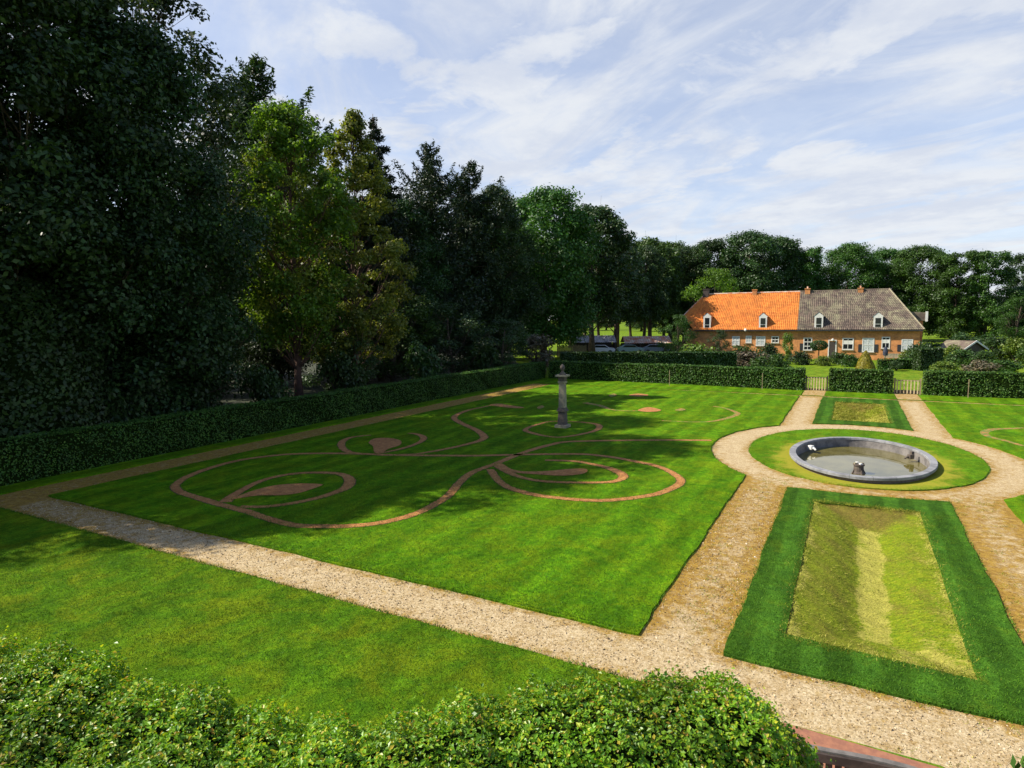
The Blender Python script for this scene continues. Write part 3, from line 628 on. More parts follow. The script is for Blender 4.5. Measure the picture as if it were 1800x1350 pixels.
WG = 'trees of the dark wood behind the left hedge'
# front row of the wood
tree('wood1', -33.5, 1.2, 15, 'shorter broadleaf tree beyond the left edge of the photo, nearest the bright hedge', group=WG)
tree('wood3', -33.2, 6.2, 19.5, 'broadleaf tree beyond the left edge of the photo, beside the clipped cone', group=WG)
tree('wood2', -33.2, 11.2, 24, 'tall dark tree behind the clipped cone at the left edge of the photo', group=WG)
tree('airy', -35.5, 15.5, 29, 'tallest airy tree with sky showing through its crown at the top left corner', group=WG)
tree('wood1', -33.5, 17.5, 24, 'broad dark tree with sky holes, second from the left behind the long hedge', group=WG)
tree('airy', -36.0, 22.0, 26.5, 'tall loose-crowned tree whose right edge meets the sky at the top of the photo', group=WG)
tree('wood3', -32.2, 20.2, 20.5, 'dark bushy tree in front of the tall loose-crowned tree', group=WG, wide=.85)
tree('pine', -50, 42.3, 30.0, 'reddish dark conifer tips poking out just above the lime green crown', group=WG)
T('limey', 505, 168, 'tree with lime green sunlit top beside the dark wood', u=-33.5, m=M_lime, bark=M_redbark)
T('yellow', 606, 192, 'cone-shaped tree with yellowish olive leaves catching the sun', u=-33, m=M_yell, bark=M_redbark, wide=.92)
T('spruce', 655, 200, 'dark spruce rising behind the yellowish cone-shaped tree', u=-40)
T('pine', 755, 258, 'dark conifer with ragged top right of the yellowish tree', u=-41)
T('pine', 826, 288, 'dark conifer with a leaning tip left of the round green crowns', u=-41)
T('wood3', 715, 345, 'dark tree filling the gap between the spruce and the ragged conifer', u=-41)
T('wood2', 868, 325, 'dark broadleaf tree just right of the leaning conifer tip', d=78, m=M_oak)
T('round1', 955, 328, 'large round green crown, highest right of the conifers', d=88, m=M_green)
T('park', 1040, 362, 'round dark green crown with sky holes, right end of the wood', d=98, m=M_oak)
T('park', 1082, 430, 'lower dark crown ending the wood above the red shed roof', d=112)
# second rows
k = 0
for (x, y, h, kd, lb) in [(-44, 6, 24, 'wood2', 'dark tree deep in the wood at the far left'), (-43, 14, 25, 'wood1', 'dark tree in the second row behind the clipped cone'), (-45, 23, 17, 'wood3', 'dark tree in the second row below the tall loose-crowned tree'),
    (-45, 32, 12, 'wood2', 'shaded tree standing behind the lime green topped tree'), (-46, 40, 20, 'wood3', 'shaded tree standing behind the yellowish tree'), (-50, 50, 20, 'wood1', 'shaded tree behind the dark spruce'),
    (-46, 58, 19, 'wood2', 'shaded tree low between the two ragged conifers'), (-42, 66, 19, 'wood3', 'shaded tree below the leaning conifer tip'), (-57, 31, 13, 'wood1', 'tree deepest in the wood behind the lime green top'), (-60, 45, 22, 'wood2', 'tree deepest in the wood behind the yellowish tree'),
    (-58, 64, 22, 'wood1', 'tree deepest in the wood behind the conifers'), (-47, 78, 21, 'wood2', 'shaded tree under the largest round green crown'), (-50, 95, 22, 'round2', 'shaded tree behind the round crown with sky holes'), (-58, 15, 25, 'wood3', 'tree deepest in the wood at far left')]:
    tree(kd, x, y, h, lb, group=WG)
# understorey behind the hedge
def yew_cone(x, y, h, w, label, m, name='clipped_cone', n=16000, leaf=.12, cat='clipped tree', core=M_core, squash=1):
    r = np.random.default_rng(int(abs(x*7+y))); t = r.uniform(0, 1, n)**1.5; a = r.uniform(0, 6.283, n)
    prof = lambda t: (np.clip(1-t, 0, 1)**.8*(1-squash)+squash*np.sqrt(np.clip(1-t**1.6, 0, 1)))*(1+.05*np.sin(a*3+t*7))
    rr = w*prof(t)*(1+r.normal(0, .02, n)); P = np.stack([rr*np.cos(a), rr*np.sin(a), .03+h*t], -1)
    Nn = np.stack([np.cos(a), np.sin(a), .35+0*t], -1); v, f = leaves(P, Nn, leaf, leaf*.6, r, .55)
    o = empty(name, (x, y, 0)); obj('foliage', mesh('foliage', v, f), m, o)
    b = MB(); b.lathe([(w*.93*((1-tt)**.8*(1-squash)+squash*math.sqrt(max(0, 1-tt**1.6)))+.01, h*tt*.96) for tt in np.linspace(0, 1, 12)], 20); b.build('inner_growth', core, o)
    return tag(o, label, cat)
x, y, h = attop(35, 490, u=-31.5); yew_cone(x, y, h, 3.3, 'large dark clipped cone behind the hedge at the left edge', M_oak, leaf=.2, n=16000)
p = Uu(690, 515, -36); tree('small', p[0], p[1], p[2], 'mid-green small tree low behind the hedge, right of the bare reddish trunk', m=M_green, wide=1.5)
p = Uu(600, 560, -33); tree('small', p[0], p[1], p[2], 'shaded small tree just right of the bare reddish trunk', m=M_oak, wide=1.3)
p = Uu(790, 530, -33); tree('small', p[0], p[1], p[2], 'shaded small tree below the ragged conifers', m=M_oak, wide=1.5)
p = Uu(310, 560, -32); tree('small', p[0], p[1], p[2], 'shaded small tree left of the bare reddish trunk', m=M_oak, wide=1.4)
p = Uu(880, 560, -30); tree('small', p[0], p[1], p[2], 'shaded small tree where the long hedge meets the far corner', m=M_oak, wide=1.3)
for px, py, u, w, lb in [(462, 640, -30, 1.5, 'dark rounded shrub behind the long hedge, left of the bare trunk'), (205, 668, -29.8, 1.4, 'dark rounded shrub behind the long hedge beside the clipped cone'), (330, 655, -31, 1.8, 'low shaded shrub behind the hedge between two rounded shrubs'), (600, 615, -31, 1.8, 'low shaded shrub behind the hedge right of the bare trunk'), (740, 600, -31, 1.7, 'shaded shrub behind the hedge under the ragged conifer'), (850, 595, -30, 1.6, 'shaded shrub behind the far end of the long hedge')]:
    p = Uu(px, py, u); bush('b1', p[0], p[1], w, p[2], lb, m=M_oak, name='woodland_shrub')
# the bare trunk seen against the dark
p = Uu(520, 660, -33.8); q = Uu(519, 470, -33.8)
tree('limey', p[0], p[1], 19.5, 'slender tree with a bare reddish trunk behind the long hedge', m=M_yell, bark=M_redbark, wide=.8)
# far trees
FG = 'row of trees behind the farmhouse'
for kd, px, py, d, lb, mm in [
    ('park', 1145, 418, 135, 'round bright green tree at the left of the far row', M_green), ('round1', 1205, 432, 142, 'dark round tree second from the left in the far row', M_oak), ('park', 1180, 425, 150, 'slender tree peeping up in the far row above the shrub by the orange roof', M_green),
    ('round2', 1250, 418, 142, 'dark tree above the left end of the orange roof', M_oak), ('round1', 1318, 405, 140, 'broad tree with sky holes above the orange roof', M_oak), ('round2', 1365, 412, 142, 'dark tree above the join of the two roofs', M_oak),
    ('tuft', 1415, 435, 140, 'slender tree left of the sky gap above the grey roof', M_green), ('round1', 1492, 426, 142, 'round tree right of the sky gap above the grey roof', M_green), ('round2', 1560, 434, 145, 'round tree above the grey hip of the roof', M_green),
    ('round1', 1618, 430, 138, 'broad round tree just right of the farmhouse roof', M_green), ('tuft', 1688, 440, 130, 'slender tufted tree right of the farmhouse', M_green), ('tuft', 1742, 438, 128, 'slender tufted tree near the right edge of the photo', M_green), ('round2', 1800, 500, 130, 'lower dark tree at the right edge of the photo', M_oak),
    ('tuft', 1812, 445, 150, 'slender tree cut by the right edge of the photo', M_oak), ('round2', 1660, 500, 160, 'dark tree low behind the slender tufted trees', M_oak), ('round1', 1440, 490, 160, 'dark tree low in the sky gap above the grey roof', M_oak), ('round2', 1880, 450, 140, 'tree just outside the right edge of the far row', M_oak)]:
    T(kd, px, py, lb, d=d, m=mm, group=FG)
p = Dd(1262, 470, 112); tree('small', p[0], p[1], p[2], 'bright green small tree behind the left end of the orange roof', m=M_lime, wide=.95)
p = Dd(1790, 530, 118); tree('small', p[0], p[1], p[2]+1, 'bright green small tree at the right edge beyond the shed', m=M_green, wide=1.2)
# park trees whose trunks stand against the bright meadow, and woods far behind
for i, (px, d, h, lb) in enumerate([(1002, 128, 20, 'park tree with dark trunk behind the beige fence'), (1028, 134, 21, 'park tree with dark trunk left of the grey shed'), (1052, 140, 20, 'park tree with dark trunk behind the grey shed'), (1085, 120, 21, 'park tree with thick dark trunk between the two sheds'), (1132, 126, 20, 'park tree with dark trunk behind the red shed roof'), (1108, 150, 20, 'thin dark trunk in the meadow above the red shed'), (1166, 150, 20, 'park tree right of the red shed in the meadow')]):
    p = Dd(px, 600, d); tree('park', p[0], p[1], h, lb, wide=.85, group='park trees with dark trunks')
for i in range(16):
    px = 880+i*62; p = Dd(px, 560, 300+random.uniform(-30, 60)); 
    tree('round1' if i % 2 else 'round2', p[0], p[1], 13+random.uniform(0, 4), 'distant tree at the far side of the meadow beyond the farmhouse', wide=1.5, m=M_oak, group='distant trees across the meadow')

# ------------------------------------------------------------------ clipped hedges
def hedge(name, x0, y0, x1, y1, w, h, dens, leaf, label, m=None, seed=0, top_m=None, cat='hedge', z=0, fold=0):
    r = np.random.default_rng(seed); dx, dy = x1-x0, y1-y0; Ln = math.hypot(dx, dy)
    o = empty(name, (x0, y0, z), math.atan2(dy, dx))
    def wob(s, q): return .035*np.sin(s*1.7+q*3)+.03*np.sin(s*.63+q)+.02*np.sin(s*4.1+q*5)
    nf = int(Ln*h*dens); nt = int(Ln*w*dens*1.25); ne = int(w*h*dens)
    P = []; Nn = []
    for sgn in (-1, 1):
        s = r.uniform(0, Ln, nf); zz = r.uniform(.02, h, nf); P.append(np.stack([s, sgn*(w/2+wob(s, zz)+r.normal(0, .025, nf)-.06*(zz > h-.12)), zz], -1)); Nn.append(np.tile([0, sgn, .25], (nf, 1)))
    s = r.uniform(0, Ln, nt); q = r.uniform(-w/2, w/2, nt); P.append(np.stack([s, q, h+wob(s, q)*.8+r.normal(0, .02, nt)+.06*(r.random(nt) < .06)], -1)); Nn.append(np.tile([0, 0, 1.], (nt, 1)))
    for e_, sg in ((0, -1), (Ln, 1)):
        q = r.uniform(-w/2, w/2, ne); zz = r.uniform(0, h, ne); P.append(np.stack([e_+r.normal(0, .025, ne), q, zz], -1)); Nn.append(np.tile([sg, 0, .25], (ne, 1)))
    P = np.concatenate(P); Nn = np.concatenate(Nn); v, f = leaves(P, Nn, leaf, leaf*.6, r, .6, fold)
    obj('foliage', mesh('foliage', v, f), m or M_hedge, o)
    b = MB(); n = max(2, int(Ln/.8))
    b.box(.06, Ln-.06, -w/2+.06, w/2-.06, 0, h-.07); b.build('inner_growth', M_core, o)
    return tag(o, label, cat)
hedge('clipped_hedge', -27.1, -2, -26.9, 55.6, 1.0, 1.62, 330, .085, 'long dark clipped hedge along the left side of the garden', seed=1)
hedge('clipped_hedge', -26.0, 56.1, -3.25, 54.7, 1.2, 1.65, 190, .13, 'clipped hedge across the far end, left of the first gate', seed=2)
hedge('clipped_hedge', -1.45, 54.55, 2.75, 54.55, 1.2, 1.7, 190, .13, 'short clipped hedge block between the two wooden gates', seed=3)
hedge('clipped_hedge', 4.75, 54.8, 30, 56.0, 1.2, 1.7, 160, .13, 'clipped hedge at the far end, right of the second gate', seed=4)

# ------------------------------------------------------------------ foreground hedge with a rolling top
def near_hedge():
    # back edge of the top as seen, and the height of the top along it
    sil = [(-260, 1085, 3.5), (-120, 1100, 3.5), (0, 1122, 3.5), (60, 1133, 3.5), (180, 1153, 3.48), (280, 1200, 3.42), (430, 1226, 3.37), (560, 1248, 3.33), (700, 1252, 3.33), (830, 1230, 3.34), (900, 1212, 3.38), (1000, 1196, 3.42), (1150, 1200, 3.42), (1200, 1196, 3.42), (1290, 1202, 3.4), (1335, 1226, 3.34), (1352, 1262, 3.24)]
    B = np.array([G(a, b-8, z+.07) for a, b, z in sil]); B[:, 2] += .06; Q = np.array(catmull(B, 10)); n = len(Q)
    fw = np.array([FWD[0], FWD[1], 0]); fw /= np.linalg.norm(fw)
    rt = np.array([RT[0], RT[1], 0]); rt /= np.linalg.norm(rt)
    xs_ = np.linspace(0, 1, n); th = np.interp(xs_, [0, .3, .55, .75, 1], [1.5, 1.25, .8, .85, .62])
    # cross section: from the foot behind, over the rounded top, down the front
    prof = []
    for i in range(n):
        c = Q[i]-fw*th[i]*.5; hw = th[i]*.5; zt = Q[i][2]; pts = []
        for tt in np.linspace(0, 1, 30):
            if tt < .22: q = (hw, zt-.28-(1-tt/.22)*1.6)
            elif tt < .34: a = (tt-.22)/.12*math.pi/2; q = (hw-.22+.22*math.cos(a), zt-.28+.28*math.sin(a))
            elif tt < .60: q = (hw-.22-(tt-.34)/.26*(2*hw-.44), zt)
            elif tt < .72: a = (tt-.60)/.12*math.pi/2; q = (-hw+.22-.22*math.sin(a), zt-.28+.28*math.cos(a))
            else: q = (-hw, zt-.28-(tt-.72)/.28*2.0)
            pts.append(c+fw*q[0]+np.array([0, 0, q[1]-zt+ (zt-c[2])+0.0]))
        prof.append(pts)
    S = np.array(prof)                                   # n x 30 x 3
    # lumps
    def lump(p): return .035*np.sin(p[..., 0]*3.1+1)*np.sin(p[..., 1]*2.7+p[..., 2]*2)+.035*np.sin(p[..., 0]*6.3+p[..., 2]*4)*np.sin(p[..., 1]*5.1)+.03*np.sin(p[..., 0]*13+p[..., 1]*9)
    # round off the right-hand end
    end = [S[-1]]
    ctr = S[-1].mean(0)
    for a in np.linspace(.25, 1, 5):
        k = math.cos(a*math.pi/2); e_ = S[-1].copy(); cc = np.array([ctr[0], ctr[1], 0]); e_[:, :2] = cc[:2]+(e_[:, :2]-cc[:2])*k+rt[:2]*.12*math.sin(a*math.pi/2); e_[:, 2] -= .15*(1-k); end.append(e_)
    S = np.concatenate([S, np.array(end[1:])]); n = len(S); mcols = S.shape[1]
    dU = np.gradient(S, axis=0); dV = np.gradient(S, axis=1); Nn = np.cross(dU, dV); Nn /= np.linalg.norm(Nn, axis=2)[..., None]+1e-9
    cen = S.mean(1, keepdims=True); sg = np.sign(((S-cen)*Nn).sum(-1, keepdims=True)); Nn *= np.where(sg == 0, 1, sg)
    S = S + Nn*lump(S)[..., None]
    o = empty('near_hedge', (0, 0, 0)); idx = np.arange(n*mcols).reshape(n, mcols)
    f = np.stack([idx[:-1, :-1], idx[1:, :-1], idx[1:, 1:], idx[:-1, 1:]], -1).reshape(-1, 4)
    core = S-Nn*.13
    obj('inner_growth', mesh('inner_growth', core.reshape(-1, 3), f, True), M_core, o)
    # leaves by area
    r = np.random.default_rng(5); A = np.linalg.norm(np.cross(S[1:, :-1]-S[:-1, :-1], S[:-1, 1:]-S[:-1, :-1]), axis=2)
    vis = np.ones_like(A); pr = (A*vis).ravel(); nl = int(min(260000, pr.sum()*7600)); k = r.choice(len(pr), nl, p=pr/pr.sum()); i, j = np.unravel_index(k, A.shape)
    a, b = r.random(nl)[:, None], r.random(nl)[:, None]
    P = (S[i, j]*(1-a)+S[i+1, j]*a)*(1-b)+(S[i, j+1]*(1-a)+S[i+1, j+1]*a)*b; Nl = Nn[i, j]
    # tufts: the surface breaks into little sprays
    tuft = .035*np.sin(P[:, 0]*31+P[:, 2]*17)*np.sin(P[:, 1]*29-P[:, 2]*11)
    dep = np.abs(r.normal(0, 1, nl))*-.045+tuft+.02; spr = r.random(nl) < .02; dep = np.where(spr, r.uniform(.03, .10, nl), dep)
    P = P+Nl*dep[:, None]; v, f = leaves(P, Nl*.6+[0, 0, .45], .028, .019, r, .55, .22)
    obj('foliage', mesh('foliage', v, f), M_box, o)
    return tag(o, 'bright glossy rolling hedge along the bottom edge of the photo', 'hedge')
near_hedge()
# sprig at the bottom right corner
p = G(1800, 1338, 1.2); bush('b1', p[0]+.35, p[1]-.30, .62, 1.55, 'leafy sprigs of a shrub in the bottom right corner', m=M_hedge, name='corner_shrub')

# ------------------------------------------------------------------ railing at the bottom right
def railing():
    z = .95; o = empty('wooden_railing', (0, 0, 0)); pts = [G(1405, 1312, z), G(1450, 1322, z), G(1500, 1331, z), G(1550, 1341, z), G(1600, 1354, z), G(1650, 1371, z), G(1690, 1392, z)]
    Q = catmull([p[:2] for p in pts], 6); b = MB(); bt = MB()
    def strip(b, zz0, zz1, w, off=0):
        P = np.array(Q); T = np.gradient(P, axis=0); T /= np.linalg.norm(T, axis=1)[:, None]; n = np.stack([-T[:, 1], T[:, 0]], -1)
        for i in range(len(P)-1):
            c = [(*(P[i]-n[i]*w/2+n[i]*off), zz0), (*(P[i]+n[i]*w/2+n[i]*off), zz0), (*(P[i]+n[i]*w/2+n[i]*off), zz1), (*(P[i]-n[i]*w/2+n[i]*off), zz1),
                 (*(P[i+1]-n[i+1]*w/2+n[i+1]*off), zz0), (*(P[i+1]+n[i+1]*w/2+n[i+1]*off), zz0), (*(P[i+1]+n[i+1]*w/2+n[i+1]*off), zz1), (*(P[i+1]-n[i+1]*w/2+n[i+1]*off), zz1)]
            b.add(c, [(0, 4, 5, 1), (3, 2, 6, 7), (0, 3, 7, 4), (1, 5, 6, 2)])
    strip(b, z-.10, z, .10); b.build('top_rail', M_darkwood, o); b = MB(); strip(b, .12, .20, .05); b.build('bottom_rail', M_darkwood, o)
    strip(bt, z+.002, z+.022, .07, .02); bt.build('rail_cap', simple('silvered wood', (.17, .15, .135), (.10, .09, .08), 9, .8), o)
    for q in Q[1::2]:
        s = MB(); s.box(q[0]-.035, q[0]+.035, q[1]-.02, q[1]+.02, 0, z-.1); s.build('baluster', M_darkwood, o)
    return tag(o, 'dark curved wooden railing beside the bright hedge end', 'railing')
railing()

# ------------------------------------------------------------------ gates in the far hedge
def gate(x0, x1, y, label, dark):
    o = empty('garden_gate', ((x0+x1)/2, y, 0)); w = (x1-x0)/2; m1 = M_darkwood if dark else M_wood; h = 1.05
    for sx in (-w+.04, w-.04):
        MB().box(sx-.05, sx+.05, -.05, .05, 0, h+.12).build('post', M_wood if not dark else M_darkwood, o)
    b = MB(); b.box(-w+.09, w-.09, -.03, .03, h-.08, h); b.build('top_rail', m1, o)
    b = MB(); b.box(-w+.09, w-.09, -.03, .03, .06, .30 if not dark else .12); b.build('bottom_rail', M_darkwood, o)
    n = 7
    for i in range(n):
        cx = -w+.2+(2*w-.4)*i/(n-1); MB().box(cx-.04, cx+.04, -.055, -.032, .04, h-.02).build('slat', M_slat, o)
    return tag(o, label, 'gate')
gate(-3.12, -1.55, 54.4, 'wooden slatted gate with dark top rail, left one of the two in the far hedge', True)
gate(2.86, 4.55, 54.4, 'pale wooden slatted gate, right one of the two in the far hedge', False)
for px, py, lb in [(1181, 677, 'thin pale stake in front of the far hedge, nearest the stone pillar'), (1340, 685, 'thin stake in front of the far hedge just left of the left gate'), (1698, 698, 'thin stake with rose stem in front of the far hedge, right of both gates')]:
    p = G(px, py); o = empty('plant_stake', (p[0], 53.2, LZ)); MB().box(-.022, .022, -.022, .022, 0, 1.3).build('stake', M_wood, o)
    r = np.random.default_rng(int(px)); v, f = leaves(np.c_[r.normal(0, .1, 60), r.normal(0, .08, 60), r.uniform(.7, 1.5, 60)], np.tile([0, -1, .4], (60, 1)), .09, .05, r); tag(o, lb, 'stake', 'stakes along the far hedge')

# ------------------------------------------------------------------ stone pillar
def pillar():
    p = G(989, 751, LZ); o = empty('stone_pillar', (p[0], p[1], LZ)); k = 3.35/118/9
    def sq(name, w0, w1, z0, z1, m): 
        b = MB(); a, c = w0/2, w1/2; b.add([(-a, -a, z0), (a, -a, z0), (a, a, z0), (-a, a, z0), (-c, -c, z1), (c, -c, z1), (c, c, z1), (-c, c, z1)], [(3, 2, 1, 0), (4, 5, 6, 7), (0, 1, 5, 4), (1, 2, 6, 5), (2, 3, 7, 6), (3, 0, 4, 7)])
        return b.build(name, m, o, bevel=.012)
    sq('base_slab', .66, .66, 0, .16, M_stone); sq('plinth', .42, .36, .16, .86, M_stone_dark)
    b = MB(); 
    sq('collar', .50, .50, .86, .93, M_stone_dark); sq('collar', .44, .38, .93, 1.07, M_stone_dark)
    sq('shaft', .335, .30, 1.07, 2.37, M_stone); sq('neck_ring', .37, .40, 2.37, 2.47, M_stone)
    sq('capital', .30, .42, 2.47, 2.72, M_stone_dark); sq('cap_slab', .60, .60, 2.72, 2.82, M_stone)
    b = MB(); b.lathe([(.0, 2.82), (.18, 2.82), (.15, 2.90), (.07, 2.98), (.06, 3.03), (.11, 3.09), (.135, 3.18), (.12, 3.26), (.07, 3.33), (.03, 3.38), (0, 3.40)], 20); b.build('finial', M_stone_dark, o, smooth=True)
    return tag(o, 'weathered square stone pillar with ball finial standing on the lawn', 'pillar')
pillar()

# ------------------------------------------------------------------ oval pool
def pool():
    o = empty('oval_pool', (CX, 28.4, 0)); a, b_ = 2.58, 4.06; z1 = .27; n = 96; wz = -.15
    def ring_(prof, name, m, n=96, seg=False):
        b = MB()
        for (d, z) in prof: b.v += [((a+d)*math.cos(t), (b_+d)*math.sin(t), z) for t in np.arange(n)*2*math.pi/n]
        b.f = [(i*n+j, i*n+(j+1) % n, (i+1)*n+(j+1) % n, (i+1)*n+j) for i in range(len(prof)-1) for j in range(n)]
        return b.build(name, m, o, smooth=False)
    ring_([(0, z1-.10), (0.0, z1-.012), (-.012, z1), (-.238, z1), (-.25, z1-.012), (-.25, z1-.09)], 'coping', M_rim)
    ring_([(-.25, z1-.09), (0.0, z1-.10)], 'coping', M_rim)
    ring_([(-.12, -.02), (-.12, z1-.098)], 'outer_wall', M_pooldark)
    ring_([(-.23, z1-.092), (-.245, -.6)], 'inner_wall', M_inner)
    mt, N, L, bs, out = newmat('murky pool water'); v = texco(N, L)
    L(mixrgb(N, L, ramp(N, L, nz(N, L, v, 1.2, 4, .6), [(.35, 0), (.65, 1)]), (.10, .085, .018), (.15, .13, .035)), bs.inputs['Base Color']); bs.inputs['Roughness'].default_value = .04; bs.inputs['IOR'].default_value = 1.6; bs.inputs['Specular IOR Level'].default_value = .75
    bump(N, L, bs, nz(N, L, v, 3, 3, .6), .05, .02)
    w = MB(); w.v = [((a-.236)*math.cos(t), (b_-.236)*math.sin(t), wz) for t in np.arange(n)*2*math.pi/n]; w.f = [tuple(range(n))]; w.build('water_surface', mt, o)
    tag(o, 'oval pool with raised grey stone rim in the middle of the gravel ring', 'pool')
    p = G(1509, 832, wz); q = empty('fountain_stump', (p[0], p[1], wz)); q.scale = (.8, .8, .78); s = MB()
    s.lathe([(.0, .0), (.27, .0), (.25, .06), (.22, .10), (.21, .38), (.25, .40), (.25, .47), (0, .47)], 16); s.build('stone_drum', M_stone_dark, q)
    for k in range(4):
        t = k*math.pi/2+.5; MB().box(-.07, .07, -.05, .05, .47, .53).build('top_block', M_white if k % 2 else M_stone, q, loc=(.15*math.cos(t), .15*math.sin(t), 0), rz=t)
        f_ = MB(); f_.add([(-.05, -.04, 0), (.06, -.04, 0), (.06, .04, 0), (-.05, .04, 0), (-.05, 0, .24)], [(3, 2, 1, 0), (0, 1, 4), (1, 2, 4), (2, 3, 4), (3, 0, 4)]); f_.build('side_fin', M_stone_dark, q, loc=(.27*math.cos(t), .27*math.sin(t), 0), rz=t)
    tag(q, 'low round stone fountain stump standing in the pool water', 'fountain')
    for px, py, lb, m in [(1603, 801, 'dark stone spout on the sunny right wall of the pool', M_stone_dark), (1424, 785, 'pale stone spout on the shaded left wall of the pool', M_white)]:
        g = G(px, py, .1); e_ = empty('wall_spout', (g[0], g[1], 0), math.atan2(28.4-g[1], CX-g[0])); MB().box(-.05, .16, -.09, .09, -.02, .16).build('spout_block', m, e_, bevel=.02); s = MB(); s.tube([(.12, 0, .07), (.26, 0, .05), (.32, 0, .0)], [.05, .045, .04], 10); s.build('spout_mouth', m, e_)
        if m is M_stone_dark: MB().box(-.06, .06, -.05, .05, .16, .27).build('spout_cap', m, e_)
        tag(e_, lb, 'spout')
    g = G(1478, 842, 0); e_ = empty('pale_stone', (g[0], g[1]-.1, LZ)); s = MB(); s.add([(-.15, -.07, 0), (.15, -.09, 0), (.14, .08, 0), (-.13, .07, 0), (-.12, -.05, .08), (.12, -.06, .1), (.10, .05, .1), (-.1, .05, .08)], [(3, 2, 1, 0), (4, 5, 6, 7), (0, 1, 5, 4), (1, 2, 6, 5), (2, 3, 7, 6), (3, 0, 4, 7)]); s.build('stone', M_white, e_, bevel=.02); tag(e_, 'small pale stone lying at the near foot of the pool rim', 'stone')
    return o
pool()

